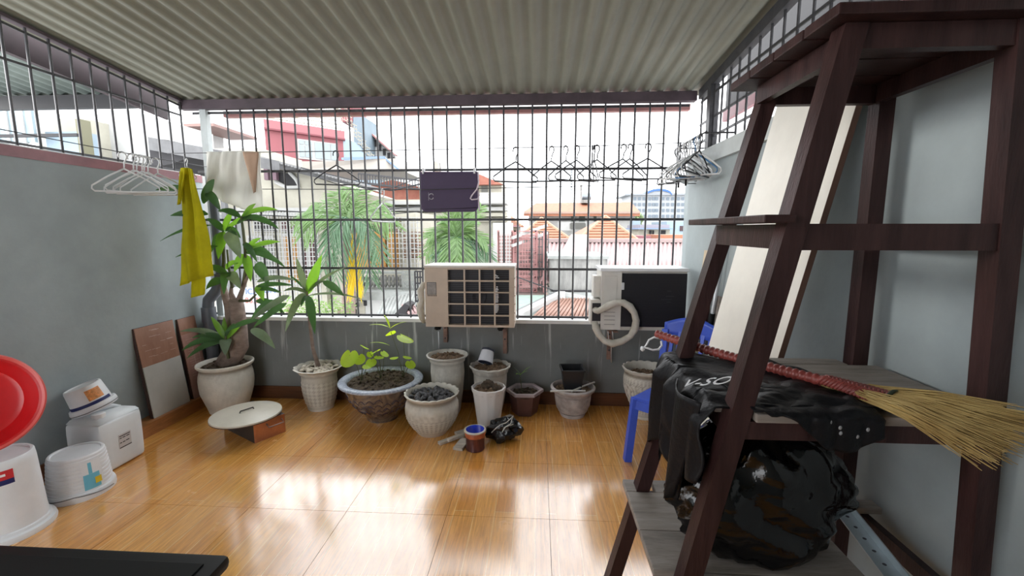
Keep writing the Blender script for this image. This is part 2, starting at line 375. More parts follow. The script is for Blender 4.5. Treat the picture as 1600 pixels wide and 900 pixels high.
#============================================================ POTS
pm = {
 'cream': mat('cream_glaze', (0.64, 0.61, 0.54), 0.45, var=0.14, scale=5, bump=0.25, bscale=55),
 'grey': mat('grey_stone_glaze', (0.55, 0.53, 0.48), 0.55, var=0.22, scale=7, bump=0.35, bscale=45),
 'white': mat('white_pot_plastic', (0.70, 0.67, 0.65), 0.45, var=0.1, scale=5, stretch=(1, 1, 0.4)),
 'brown': mat('brown_plastic', (0.125, 0.060, 0.056), 0.4, var=0.15), 'brownrim': mat('worn_brown_rim', (0.40, 0.33, 0.34), 0.5, var=0.2),
 'soil': mat('dark_soil', (0.022, 0.015, 0.010), 0.95, col2=(0.12, 0.085, 0.055), scale=38, bump=1.0, bscale=90),
 'drysoil': mat('dry_soil', (0.07, 0.042, 0.026), 0.95, col2=(0.30, 0.20, 0.125), scale=42, bump=1.0, bscale=90),
 'clod': mat('black_clod', (0.018, 0.018, 0.020), 0.6, col2=(0.13, 0.13, 0.14), scale=30, bump=0.8, bscale=60),
 'pebble': mat('pale_pebble', (0.40, 0.34, 0.27), 0.6, col2=(0.72, 0.66, 0.55), scale=9),
}
recess_shade(pm['cream'], (0.20, 0.16, 0.115)); recess_shade(pm['grey'], (0.18, 0.155, 0.125))
def soil_disc(c, r, z, amp, m, par, seed=0, mound=0.0, name='soil', clods=0):
    mb = MB(); n = 40; rings = 12
    vv = [(c[0], c[1], z+mound+amp*noise.noise(Vector((seed, 0, 0))))]
    for j in range(1, rings+1):
        for k in range(n):
            t = 2*math.pi*k/n; q = r*j/rings; p = Vector((c[0]+q*math.cos(t), c[1]+q*math.sin(t), 0))
            h = amp*(noise.noise(p*28+Vector((seed, 3, 1)))+0.7*noise.noise(p*70+Vector((seed, 9, 2)))) if j < rings else -0.01
            vv.append((p.x, p.y, z+mound*(1-(j/rings)**2)+h))
    ff = [(0, 1+k, 1+(k+1) % n) for k in range(n)]
    for j in range(rings-1):
        for k in range(n): ff.append((1+j*n+k, 1+(j+1)*n+k, 1+(j+1)*n+(k+1) % n, 1+j*n+(k+1) % n))
    mb.add(vv, ff)
    rnd = random.Random(seed)
    for _ in range(clods):
        a = rnd.random()*6.28; q = r*0.9*math.sqrt(rnd.random()); s_ = rnd.uniform(0.006, 0.016)
        mb.blob((c[0]+q*math.cos(a), c[1]+q*math.sin(a), z+mound*(1-(q/r)**2)+s_*0.3), (s_, s_*0.9, s_*0.7), 6, 0.5, 3, rnd.random()*50)
    o = mb.obj(name, m, par, True, 40, kind='stuff'); return o
def pot(name, label, c, prof, m, soilz, soilr, soilm, disp=None, n=64, mound=0.0, amp=0.012, clods=60, seed=1, group=None, partname='pot_body'):
    """prof: outer (r,z) from the foot to the lip; an inner wall is added below the lip"""
    t = thing(name, label, 'flowerpot', (c[0], c[1], 0), group)
    rl, zl = prof[-1]
    full = list(prof)+[(rl-0.012, zl+0.004), (soilr+0.008, zl-0.012), (soilr+0.003, soilz-0.03)]
    MB().lathe(full, n, (c[0], c[1], 0), disp).obj(partname, m, t, True, 45)
    if soilm: soil_disc(c, soilr+0.004, soilz, amp, soilm, t, seed, mound, clods=clods)
    return t
def scallop(k, a, zmin, dz=0.0):
    def f(t, z, i, r):
        if z < zmin: return 0
        s = abs(math.sin(k*t/2))
        return (a*s, dz*s)
    return f
# 1 large round pot with the dracaena
c1 = (-2.86, 3.715)
def relief(t, z, i, r):
    v = 0
    if 0.13 < z < 0.36: v = 0.004*noise.noise(Vector((math.cos(t)*5, math.sin(t)*5, z*14)))+0.003*noise.noise(Vector((math.cos(t)*14, math.sin(t)*14, z*40)))
    return v
prof = [(0.155,0.0),(0.16,0.02),(0.172,0.06),(0.192,0.12),(0.211,0.19),(0.219,0.25),(0.221,0.30),(0.217,0.345),(0.208,0.38),(0.203,0.40),(0.207,0.412),(0.222,0.424),(0.231,0.436),(0.231,0.45)]
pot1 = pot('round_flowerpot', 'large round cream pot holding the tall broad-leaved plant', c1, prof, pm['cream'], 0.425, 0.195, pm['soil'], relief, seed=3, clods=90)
# 2 scalloped relief pot with pebbles
c2 = (-2.022, 3.80)
def diamonds(t, z, i, r):
    d = 0
    if 0.06 < z < 0.29: d = 0.0045*max(0, math.sin(11*t+z*85)*math.sin(11*t-z*85)*1.2)
    if z > 0.375: s = abs(math.sin(7*t)); return (d+0.014*s, 0.006*s)
    return d
prof = [(0.112,0.0),(0.116,0.012),(0.118,0.03)]+[(0.120+0.034*math.sin(min(1,(z-0.03)/0.2)*1.5), z) for z in [0.04+0.011*k for k in range(27)]]+[(0.156,0.345),(0.160,0.36),(0.178,0.376),(0.200,0.388),(0.206,0.396)]
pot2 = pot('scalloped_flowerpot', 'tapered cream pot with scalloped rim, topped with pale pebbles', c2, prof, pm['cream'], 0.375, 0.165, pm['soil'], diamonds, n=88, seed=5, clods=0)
mb = MB(); rnd = random.Random(11)
for _ in range(85):
    a = rnd.random()*6.28; q = 0.155*math.sqrt(rnd.random()); s_ = rnd.uniform(0.011, 0.019)
    mb.blob((c2[0]+q*math.cos(a), c2[1]+q*math.sin(a), 0.385+rnd.random()*0.012), (s_*1.25, s_, s_*0.75), 8, 0.25, 1.5, rnd.random()*99)
mb.obj('pebbles', pm['pebble'], pot2, True, kind='stuff')
# 3 big glazed bowl
c3 = (-1.367, 3.625)
bm_ = mat('dark_painted_glaze', (0.03, 0.026, 0.04), 0.22, col2=(0.26, 0.19, 0.13), scale=5.5, spec=0.7, coat=0.3)
n_ = bm_.node_tree; [q for q in n_.nodes if q.type == 'TEX_NOISE'][0].inputs['Distortion'].default_value = 2.5
rimm = mat('speckled_blue_glaze', (0.20, 0.24, 0.33), 0.3, col2=(0.55, 0.59, 0.66), scale=60, spec=0.6)
t3 = thing('bowl_planter', 'wide dark glazed bowl with pale blue speckled rim and heart-leaved plants', 'flowerpot', (c3[0], c3[1], 0))
MB().lathe([(0.135,0.0),(0.14,0.025),(0.16,0.06),(0.20,0.10),(0.252,0.16),(0.29,0.225),(0.306,0.29),(0.309,0.325)], 72, (c3[0], c3[1], 0)).obj('bowl_body', bm_, t3, True, 50)
MB().lathe([(0.309,0.322),(0.343,0.328),(0.359,0.336),(0.363,0.347),(0.357,0.356),(0.340,0.360),(0.316,0.360),(0.298,0.356),(0.288,0.345),(0.285,0.28)], 72, (c3[0], c3[1], 0), capb=False).obj('rim', rimm, t3, True, 60, label='pale blue speckled rim')
soil_disc(c3, 0.291, 0.335, 0.018, pm['soil'], t3, 9, 0.02, clods=160)
# raised wave brushwork around the bowl
mb = MB()
for k in range(26):
    a0 = k*0.2417; 
    for q in range(4):
        pts = []
        for j in range(9):
            s = j/8; z = 0.085+0.165*((k*7+q*3) % 5)/5+0.03*math.sin(s*3.1)+0.008*q; rr = 0.20+(z-0.10)*0.867
            if z < 0.10: rr = 0.16+(z-0.06)
            if z > 0.16: rr = 0.252+(z-0.16)*0.585
            if z > 0.225: rr = 0.29+(z-0.225)*0.246
            a = a0+s*0.22+q*0.01; pts.append((c3[0]+(rr+0.001)*math.cos(a), c3[1]+(rr+0.001)*math.sin(a), z))
        mb.tube(pts, 0.0028, 4)
mb.obj('painted_waves', mat('indigo_glaze', (0.035, 0.03, 0.075), 0.2, spec=0.7), t3, True, kind='stuff')
# 4 round pot in front with scales and black clods
c4 = (-0.855, 3.375)
def scales(t, z, i, r):
    d = 0
    if 0.05 < z < 0.155: d = 0.007*max(0, math.sin(16*t+z*150)*math.sin(16*t-z*150))
    elif 0.17 < z < 0.26: d = 0.003*noise.noise(Vector((math.cos(t)*9, math.sin(t)*9, z*30)))
    if z > 0.325: s = abs(math.sin(11*t)); return (d+0.008*s, 0.008*s)
    return d
prof = [(0.118,0.0),(0.125,0.012)]+[(0.13+0.088*math.sin(min(1,(z-0.015)/0.19)*1.57), z) for z in [0.02+0.0085*k for k in range(24)]]+[(0.218,0.225),(0.214,0.25),(0.204,0.275),(0.197,0.292),(0.198,0.305),(0.206,0.318),(0.214,0.328),(0.216,0.335)]
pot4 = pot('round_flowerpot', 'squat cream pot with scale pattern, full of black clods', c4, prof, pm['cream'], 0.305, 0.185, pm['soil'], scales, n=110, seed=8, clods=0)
mb = MB(); rnd = random.Random(4)
for _ in range(75):
    a = rnd.random()*6.28; q = 0.172*math.sqrt(rnd.random()); s_ = rnd.uniform(0.014, 0.026)
    mb.blob((c4[0]+q*math.cos(a), c4[1]+q*math.sin(a), 0.308+0.02*(1-q/0.18)), (s_, s_, s_*0.85), 9, 0.55, 2.2, rnd.random()*99)
mb.obj('clods', pm['clod'], pot4, True, 50, kind='stuff')
# 5 tall grey pot at the wall
c5 = (-0.806, 3.775)
prof = [(0.105,0.0),(0.112,0.02),(0.125,0.10),(0.138,0.20),(0.146,0.30),(0.150,0.38),(0.148,0.45),(0.146,0.485),(0.150,0.50),(0.166,0.515),(0.183,0.527),(0.187,0.54)]
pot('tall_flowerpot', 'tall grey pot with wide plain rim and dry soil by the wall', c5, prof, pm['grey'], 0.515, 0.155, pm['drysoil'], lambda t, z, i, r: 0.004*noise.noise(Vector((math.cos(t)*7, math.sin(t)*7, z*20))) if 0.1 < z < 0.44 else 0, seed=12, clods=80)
# 6 scalloped pot behind the plain white one
c6 = (-0.42, 3.812)
prof = [(0.10,0.0),(0.108,0.02),(0.128,0.10),(0.142,0.20),(0.150,0.30),(0.151,0.36),(0.149,0.39),(0.155,0.40),(0.168,0.41),(0.178,0.42),(0.180,0.43)]
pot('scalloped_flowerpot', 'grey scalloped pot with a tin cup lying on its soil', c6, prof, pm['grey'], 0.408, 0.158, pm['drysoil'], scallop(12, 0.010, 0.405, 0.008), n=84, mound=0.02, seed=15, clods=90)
# 7 plain white plastic pot (faceted)
c7 = (-0.402, 3.495)
def facet(t, z, i, r):
    k = 2*math.pi/12; u = (t % k)/k-0.5; return r*(math.cos(k/2)/math.cos(u*k)-1)
prof = [(0.092,0.0),(0.094,0.01),(0.105,0.09),(0.117,0.18),(0.131,0.29),(0.135,0.318),(0.143,0.322),(0.146,0.348)]
pot('plastic_flowerpot', 'plain white tapered plastic pot in front of the scalloped grey pot', c7, prof, pm['white'], 0.318, 0.126, pm['drysoil'], facet, n=72, mound=0.035, seed=18, clods=70, amp=0.02)
mb = MB(); mb.blob((c7[0]-0.005, c7[1], 0.365), (0.054, 0.05, 0.042), 16, 0.35, 3, 3); mb.blob((c7[0]+0.07, c7[1]-0.03, 0.34), (0.045, 0.04, 0.032), 14, 0.35, 3, 8)
mb.obj('root_clump', pm['soil'], bpy.data.objects['plastic_flowerpot'], True, kind='stuff')
# 8 brown hexagonal pot
c8 = (-0.104, 3.80)
t8 = thing('hexagonal_flowerpot', 'brown hexagonal plastic pot with a tiny green seedling', 'flowerpot', (c8[0], c8[1], 0))
H = lambda pr, **k: MB().lathe(pr, 6, (c8[0], c8[1], 0), rot=math.pi/6+0.55, **k)
H([(0.112,0.0),(0.116,0.01),(0.148,0.195),(0.150,0.2),(0.138,0.2),(0.135,0.14)]).obj('pot_body', pm['brown'], t8)
H([(0.150,0.196),(0.170,0.196),(0.170,0.222),(0.150,0.224),(0.138,0.214),(0.136,0.16)], capb=False).obj('rim', pm['brownrim'], t8, label='worn greyish rim')
soil_disc(c8, 0.134, 0.185, 0.01, pm['soil'], t8, 21, clods=40)
# 9 carved drum pot
c9 = (0.328, 3.775)
dm = mat('carved_stoneware', (0.26, 0.22, 0.21), 0.6, col2=(0.60, 0.55, 0.52), scale=5.5, bump=0.3, bscale=40)
recess_shade(dm, (0.10, 0.085, 0.08))
def carve(t, z, i, r): return 0.005*max(0, math.sin(6*t+z*30+0.7*math.sin(z*60)))*(1 if 0.06 < z < 0.19 else 0)
prof = [(0.108,0.0),(0.113,0.012),(0.118,0.028),(0.114,0.035)]+[(0.125+0.038*math.sin(min(1,(z-0.03)/0.16)*1.5), z) for z in [0.045+0.012*k for k in range(14)]]+[(0.164,0.218),(0.168,0.228),(0.190,0.238),(0.200,0.248),(0.200,0.262),(0.193,0.268)]
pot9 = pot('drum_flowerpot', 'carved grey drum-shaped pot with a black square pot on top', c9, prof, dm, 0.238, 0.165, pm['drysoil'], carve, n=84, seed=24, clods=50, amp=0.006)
# 10 tall urn near the rack
c10 = (0.965, 3.78)
def curls(t, z, i, r):
    d = 0
    if 0.05 < z < 0.115: d = 0.004*max(0, math.sin(15*t+z*130)*math.sin(15*t-z*130))
    elif 0.13 < z < 0.33:
        u = (t*0.17*6) % 0.34; k = math.hypot(u-0.17, z-0.23); d = 0.005*math.sin(k*150) if k < 0.12 else 0.003*math.sin(t*40)
    elif 0.335 < z < 0.37: d = 0.004*max(0, math.sin(36*t))
    if z > 0.41: s = abs(math.sin(9*t)); return (d+0.008*s, 0.008*s)
    return d
prof = [(0.102,0.0),(0.110,0.012),(0.114,0.025)]+[(0.112+0.074*(0.5-0.5*math.cos(min(1,(z-0.02)/0.30)*3.14)), z) for z in [0.03+0.0085*k for k in range(41)]]+[(0.184,0.385),(0.178,0.40),(0.179,0.413),(0.188,0.425),(0.194,0.435),(0.196,0.445)]
pot('urn_flowerpot', 'tall cream relief urn with scalloped rim beside the blue chair', c10, prof, pm['cream'], 0.385, 0.165, pm['drysoil'], curls, n=110, seed=27, clods=70)

# tin cup lying in pot 6
t = thing('tin_cup', 'white tin cup lying tipped over on the soil of the scalloped pot', 'cup', (c6[0], c6[1]-0.02, 0.43))
mx = Matrix.Rotation(R(-28), 4, 'Y') @ Matrix.Rotation(R(118), 4, 'X') if False else Matrix.Rotation(R(12), 4, 'Y') @ Matrix.Rotation(R(146), 4, 'X')
cm = mat('chalky_white_enamel', (0.66, 0.67, 0.72), 0.4, var=0.12); dk = mat('dark_navy_enamel', (0.03, 0.035, 0.06), 0.35)
cc = at(763, 546, 3.87)
MB().lathe([(0.050,0.0),(0.058,0.004),(0.060,0.015),(0.056,0.022),(0.060,0.03),(0.068,0.12),(0.071,0.124),(0.071,0.128),(0.066,0.128),(0.060,0.03)], 28, cc, mtx=mx).obj('cup_body', cm, t, True, 45)
MB().lathe([(0.0585,0.0),(0.0625,0.012),(0.0595,0.02),(0.0555,0.012)], 28, cc, mtx=mx, capb=False).obj('foot_ring', dk, t, True, 60, label='dark navy foot ring')
MB().lathe([(0.001,0.03),(0.0595,0.031),(0.0655,0.125)], 28, cc, mtx=mx).obj('inside', dk, t, True, 45)
# black square pot + white sticks on pot 9
t = thing('square_flowerpot', 'small black square plastic pot standing on the carved drum pot', 'flowerpot', (c9[0], c9[1], 0.245))
bk = mat('black_plastic', (0.016, 0.017, 0.02), 0.4, spec=0.5)
def sq(r, z, c, rot=0.06): return [Vector((c[0]+r*math.cos(rot+math.pi/4+k*math.pi/2)*1.414, c[1]+r*math.sin(rot+math.pi/4+k*math.pi/2)*1.414, z)) for k in range(4)]
cq = (c9[0]-0.01, c9[1]+0.0)
mb = MB(); a, b, c_, d = sq(0.073, 0.252, cq), sq(0.096, 0.435, cq), sq(0.089, 0.435, cq), sq(0.068, 0.262, cq)
mb.add(a+b+c_+d, [(3,2,1,0)]+[(i,(i+1)%4,4+(i+1)%4,4+i) for i in range(4)]+[(4+i,4+(i+1)%4,8+(i+1)%4,8+i) for i in range(4)]+[(8+i,8+(i+1)%4,12+(i+1)%4,12+i) for i in range(4)]+[(12,13,14,15)])
mb.obj('pot_body', bk, t)
mb = MB(); a, b, c_ = sq(0.095, 0.424, cq), sq(0.103, 0.424, cq), sq(0.103, 0.440, cq); d = sq(0.092, 0.440, cq)
mb.add(a+b+c_+d, [(i,(i+1)%4,4+(i+1)%4,4+i) for i in range(4)]+[(4+i,4+(i+1)%4,8+(i+1)%4,8+i) for i in range(4)]+[(8+i,8+(i+1)%4,12+(i+1)%4,12+i) for i in range(4)]); mb.obj('rim', bk, t)
wst = mat('bleached_stick', (0.62, 0.60, 0.56), 0.6, var=0.1)
for lab, p0, p1 in (('bleached white stick across the drum pot rim, lying nearly level', (860, 601, 3.60), (915, 600, 3.63)), ('bleached white stick across the drum pot rim, slanting up to the right', (893, 603, 3.61), (929, 588, 3.85))):
    a = at(*p0); b = at(*p1); a.z = 0.279; b.z = 0.279
    o = MB().tube([a, (a+b)/2+Vector((0, 0.004, 0.002)), b], 0.0085, 8).obj('stick', wst, None, True, 60); tag(o, lab, 'stick')

#============================================================ PLANTS
lg = leafmat('dark_green_leaf', (0.055, 0.135, 0.045), 0.35); lb = leafmat('bright_green_leaf', (0.16, 0.34, 0.04), 0.45); ly = leafmat('lime_leaf', (0.50, 0.70, 0.05), 0.5, 0.12)
lgrey = leafmat('greyish_green_leaf', (0.16, 0.22, 0.14), 0.25)
bark = mat('pinkish_grey_bark', (0.17, 0.12, 0.10), 0.8, col2=(0.30, 0.23, 0.19), scale=8, bump=0.5, bscale=60, stretch=(1, 1, 2.5))
stemm = mat('green_brown_stem', (0.10, 0.11, 0.05), 0.6, var=0.2)
t = thing('dracaena_plant', 'tall plant with thick forked trunk and long drooping green leaves', 'plant', (c1[0]+0.02, c1[1], 0.42))
def px(l): return [at(*p) for p in l]
tb = Vector((c1[0]+0.0, c1[1], 0.41)); 
tr = [tb+Vector((0.02, 0, 0)), at(375, 540, 3.70), at(374, 510, 3.70), at(370, 480, 3.70), at(369, 468, 3.70)]
MB().tube(tr, [0.085, 0.072, 0.062, 0.062, 0.055], 14).obj('trunk', bark, t, True)
MB().tube([tb+Vector((-0.055, 0.02, 0)), at(362, 540, 3.73), at(361, 505, 3.73), at(358, 478, 3.73), at(351, 458, 3.74), at(347, 440, 3.74)], [0.06, 0.05, 0.043, 0.040, 0.030, 0.022], 12).obj('trunk', bark, t, True)
mb = MB(); mb.tube(px([(371, 476, 3.69), (378, 455, 3.69), (383, 440, 3.69), (391, 424, 3.69)]), [0.03, 0.02, 0.017, 0.006], 10); mb.tube(px([(366, 472, 3.70), (361, 458, 3.7), (362, 446, 3.7)]), [0.03, 0.02, 0.012], 10); mb.obj('cut_branch', bark, t, True)
for pts, r in (([(380, 450, 3.69), (384, 420, 3.69), (383, 390, 3.68), (380, 360, 3.68), (377, 338, 3.68)], [0.018, 0.014, 0.012, 0.012, 0.01]),
               ([(348, 445, 3.74), (350, 410, 3.74), (349, 380, 3.74), (348, 362, 3.74)], [0.02, 0.016, 0.014, 0.01]),
               ([(363, 450, 3.70), (358, 420, 3.71), (355, 390, 3.71)], [0.014, 0.011, 0.009]),
               ([(357, 560, 3.62), (353, 540, 3.61), (353, 525, 3.61)], [0.014, 0.012, 0.010]),
               ([(374, 470, 3.68), (390, 470, 3.62), (400, 460, 3.60)], [0.014, 0.010, 0.008])):
    MB().tube(px(pts), r, 8).obj('stem', stemm, t, True)
LV = [ # base x,y,Y  tip x,y,Y  width lift material
 (305,300,3.60, 243,297,3.52, .075,.04,lg),(318,318,3.58, 335,280,3.62, .07,.05,lg),(325,335,3.60, 266,337,3.5, .08,.03,lg),(330,352,3.65, 250,377,3.55,.035,.06,lg),
 (322,300,3.60, 345,330,3.55,.07,.05,lg),(340,385,3.65, 274,402,3.6,.045,.03,lg),
 (350,362,3.74, 322,342,3.7,.06,.04,lg),(350,362,3.74, 341,405,3.66,.08,.05,lb),(352,362,3.74, 395,338,3.70,.07,.05,lb),(350,360,3.74, 362,330,3.78,.07,.0,lb),(348,365,3.74, 330,395,3.68,.06,.06,lg),
 (352,360,3.74,376,372,3.66,.06,.07,lg),(378,340,3.68,436,358,3.60,.065,.07,lg),(378,338,3.68,434,328,3.62,.06,.05,lb),(376,340,3.68,340,330,3.62,.06,.05,lg),(378,345,3.68,400,318,3.72,.06,.03,lb),
 (370,350,3.69,412,340,3.6,.055,.06,lg),(356,362,3.70,376,404,3.60,.115,.06,lgrey),(380,380,3.68,402,410,3.6,.05,.06,lg),(383,392,3.69,438,378,3.60,.06,.04,lb),(383,395,3.69,446,418,3.58,.06,.09,lg),
 (384,390,3.69,425,398,3.62,.05,.06,lg),(383,398,3.69,366,425,3.63,.07,.04,lb),(384,398,3.69,392,440,3.62,.07,.03,lb),(383,392,3.69,408,372,3.72,.05,.03,lb),(356,425,3.71,350,460,3.64,.09,.08,lg),
 (357,430,3.71,376,452,3.62,.09,.08,lgrey),(356,430,3.71,318,418,3.66,.06,.06,lg),(350,440,3.74,322,452,3.66,.07,.06,lg),(353,420,3.71,372,412,3.64,.07,.04,lb),(400,412,3.62,420,446,3.58,.095,.06,lg),
 (402,440,3.60,460,438,3.5,.05,.05,lgrey),(400,448,3.60,458,446,3.5,.045,.03,lg),(402,446,3.6,412,470,3.56,.07,.04,lb),(403,452,3.6,440,458,3.5,.04,.03,lg),(430,470,3.52,392,500,3.5,.07,.04,lg),
 (452,462,3.50,393,500,3.46,.065,.03,lgrey),(448,474,3.48,396,512,3.44,.06,.03,lg),(404,500,3.55,350,520,3.5,.05,.04,lg),(392,515,3.60,430,545,3.54,.075,.06,lgrey),(400,470,3.6,445,490,3.52,.06,.06,lg),
 (353,530,3.61,330,495,3.60,.05,.02,lb),(353,530,3.61,350,495,3.64,.05,.0,lb),(353,528,3.61,366,505,3.6,.05,.01,lg),(352,530,3.61,281,518,3.5,.05,.08,lgrey),(352,532,3.61,284,548,3.48,.06,.10,lg),
 (352,532,3.61,292,560,3.46,.055,.07,lg),(354,530,3.61,352,555,3.52,.09,.06,lgrey),(352,530,3.61,300,528,3.50,.05,.06,lg),(354,530,3.61,384,500,3.58,.04,.02,lb)]
for bx_, by_, bY, tx, ty, tY, wd, lf, m_ in LV:
    MB().leaf(at(bx_, by_, bY), at(tx, ty, tY), wd, lf, 9, nup=(0.25+0.3*math.sin(tx), -0.75, 0.55)).obj('leaf', m_, t, True)
t = thing('dracaena_sapling', 'young single-stemmed plant with lime top leaf in the pebble pot', 'plant', (c2[0], c2[1], 0.39))
MB().tube([Vector((c2[0], c2[1], 0.38)), at(489, 545, 3.80), at(484, 505, 3.80), at(481, 470, 3.80), at(480, 455, 3.80)], [0.022, 0.016, 0.014, 0.012, 0.008], 10).obj('stem', bark, t, True)
for bx_, by_, bY, tx, ty, tY, wd, lf, m_ in [(480,460,3.8,503,398,3.76,.085,.0,lb),(480,458,3.8,463,402,3.8,.06,.0,lgrey),(482,456,3.8,541,418,3.7,.03,.06,lgrey),(482,455,3.8,512,440,3.75,.035,.06,lgrey),(505,440,3.75,538,463,3.66,.065,.03,lg),
    (480,460,3.8,446,518,3.66,.075,.14,lgrey),(481,462,3.8,492,522,3.66,.075,.07,lg),(480,458,3.8,443,455,3.7,.035,.06,lgrey),(482,462,3.8,566,468,3.66,.022,.07,lgrey),(480,455,3.8,452,430,3.8,.02,.02,lg),(481,462,3.8,470,480,3.7,.04,.04,lg)]:
    MB().leaf(at(bx_, by_, bY), at(tx, ty, tY), wd, lf, 9, nup=(0.25+0.3*math.sin(tx), -0.75, 0.55)).obj('leaf', m_, t, True)
# heart-leaved plants in the bowl
def heart(mb, c, r, tilt, yaw, m):
    vv = [Vector((0, 0, 0))]
    for k in range(20):
        a = 2*math.pi*k/20; q = r*(1+0.32*math.cos(a)-0.42*math.exp(-((abs(a-math.pi))/0.35)**2)); vv.append(Vector((q*math.cos(a), q*math.sin(a)*0.95, -0.10*r*math.sin(a)**2*2)))
    mt = Matrix.Rotation(yaw, 4, 'Z') @ Matrix.Rotation(tilt, 4, 'Y')
    mb.add([mt @ p+Vector(c) for p in vv], [(0, 1+k, 1+(k+1) % 20) for k in range(20)])
def heart_plant(label, base, lvs, grass=()):
    t = thing('heart_leaf_plant', label, 'plant', base)
    mb = MB()
    for p, r, ti, ya in lvs: mb.tube([base, (Vector(base)+Vector(p))/2+Vector((0.01, 0.01, 0.02)), p], 0.0028, 5)
    mb.obj('stems', stemm, t, True)
    for p, r, ti, ya in lvs:
        b2 = MB(); heart(b2, p, r, ti, ya, ly); b2.obj('leaf', ly, t, True)
    for a, b, wd in grass: MB().leaf(a, b, wd, 0.03, 7).obj('blade', ly, t, True)
A = lambda x, y, Y=3.62: at(x, y, Y)
heart_plant('lime heart-leaved plant at the left side of the glazed bowl', (A(566, 590).x, 3.60, 0.34), [(A(546,555,3.6),.085,R(55),R(-100)),(A(568,541,3.66),.042,R(35),R(40)),(A(561,558,3.6),.055,R(50),R(-70)),(A(573,571,3.58),.04,R(20),R(-60))])
heart_plant('small lime heart-leaved plant in the middle of the glazed bowl', (A(594, 585).x, 3.63, 0.345), [(A(588,548,3.7),.052,R(30),R(170)),(A(600,551,3.7),.04,R(40),R(-20)),(A(580,564,3.62),.048,R(40),R(-80)),(A(590,557,3.68),.045,R(12),R(0)),(A(578,552,3.68),.03,R(60),R(-60))])
heart_plant('tall lime heart-leaved shoot with grassy blades in the glazed bowl', (A(626, 588).x, 3.68, 0.345), [(A(630,526,3.7),.078,R(28),R(-10)),(A(611,519,3.72),.048,R(40),R(140)),(A(634,557,3.7),.042,R(20),R(10)),(A(641,567,3.62),.046,R(45),R(-50)),(A(619,558,3.72),.045,R(10),R(180))],
    [(A(609,512,3.72),A(577,508,3.66),.024),(A(609,512,3.72),A(600,492,3.75),.02),(A(609,514,3.72),A(636,503,3.68),.022),(A(609,540,3.72),A(578,536,3.66),.016)])
t = thing('seedling', 'tiny green seedling with narrow leaves in the brown hexagonal pot', 'plant', (c8[0], c8[1], 0.19))
b0 = Vector((c8[0]-0.02, c8[1]-0.02, 0.18)); MB().tube([b0, at(813, 592, 3.78), at(813, 583, 3.78)], 0.004, 6).obj('stem', stemm, t, True)
for tx, ty, wd, m_ in ((800,572,.022,lgrey),(830,572,.024,lb),(806,585,.03,lb),(824,580,.03,lb)): MB().leaf(at(813, 586, 3.78), at(tx, ty, 3.74), wd, 0.015, 6).obj('leaf', m_, t, True)

#============================================================ LEFT SIDE THINGS
pw = mat('white_plastic', (0.80, 0.82, 0.85), 0.35, var=0.05); pt = mat('translucent_white_plastic', (0.78, 0.82, 0.85), 0.35, var=0.06, scale=2)
redp = mat('red_plastic', (0.62, 0.012, 0.016), 0.3, var=0.08); redr = mat('light_red_plastic', (0.75, 0.10, 0.09), 0.35)
blackm = mat('black_rubbery_plastic', (0.003, 0.0032, 0.0032), 0.55, spec=0.2, var=0.2, scale=5); wirem = mat('steel_wire', (0.20, 0.20, 0.21), 0.4, metal=0.6)
navy = mat('navy_print', (0.012, 0.02, 0.12), 0.5); redpr = mat('red_print', (0.62, 0.03, 0.04), 0.5); cyanp = mat('sky_blue_print', (0.16, 0.50, 0.66), 0.5); yel = mat('yellow_print', (0.75, 0.55, 0.03), 0.5)
orangep = mat('orange_print', (0.72, 0.30, 0.10), 0.5, var=0.4, scale=40); ink = mat('black_ink', (0.02, 0.02, 0.025), 0.5)
def patch(mb, c, r0, r1, z0, z1, a0, a1, n=10, off=0.0012, mtx=None, rf=None):
    """thin curved label on a tapered round wall (radius r0 at z0 to r1 at z1)"""
    vv = []
    for i in range(n+1):
        a = a0+(a1-a0)*i/n
        for r, z in ((r0+off, z0), (r1+off, z1)):
            p = Vector((r*math.cos(a), r*math.sin(a), z)); vv.append((mtx @ p if mtx else p)+Vector(c))
    return mb.add(vv, [(2*i, 2*i+2, 2*i+3, 2*i+1) for i in range(n)])
# black slab in the lower left corner: table with rounded corner, close to the camera
t = thing('black_table', 'black plastic table top with rounded corner at the bottom left edge', 'table', (-1.35, 0.75, 0))
zt = 0.60; y1 = 1.245
MB().box((-2.0, 0.45, zt-0.045), (-1.0, y1, zt), 0.018).obj('table_top', blackm, t, True, 40)
MB().box((-1.97, 0.48, zt-0.10), (-1.03, y1-0.03, zt-0.045)).obj('apron', blackm, t)
MB().box((-1.95, 0.50, zt-0.0), (-1.05, y1-0.05, zt+0.006), 0.003).obj('raised_panel', blackm, t)
for sx in (-1.94, -1.06):
    for sy in (0.51, y1-0.06): MB().bar((sx, sy, 0), (sx, sy, zt-0.04), 0.05, 0.05).obj('leg', blackm, t)
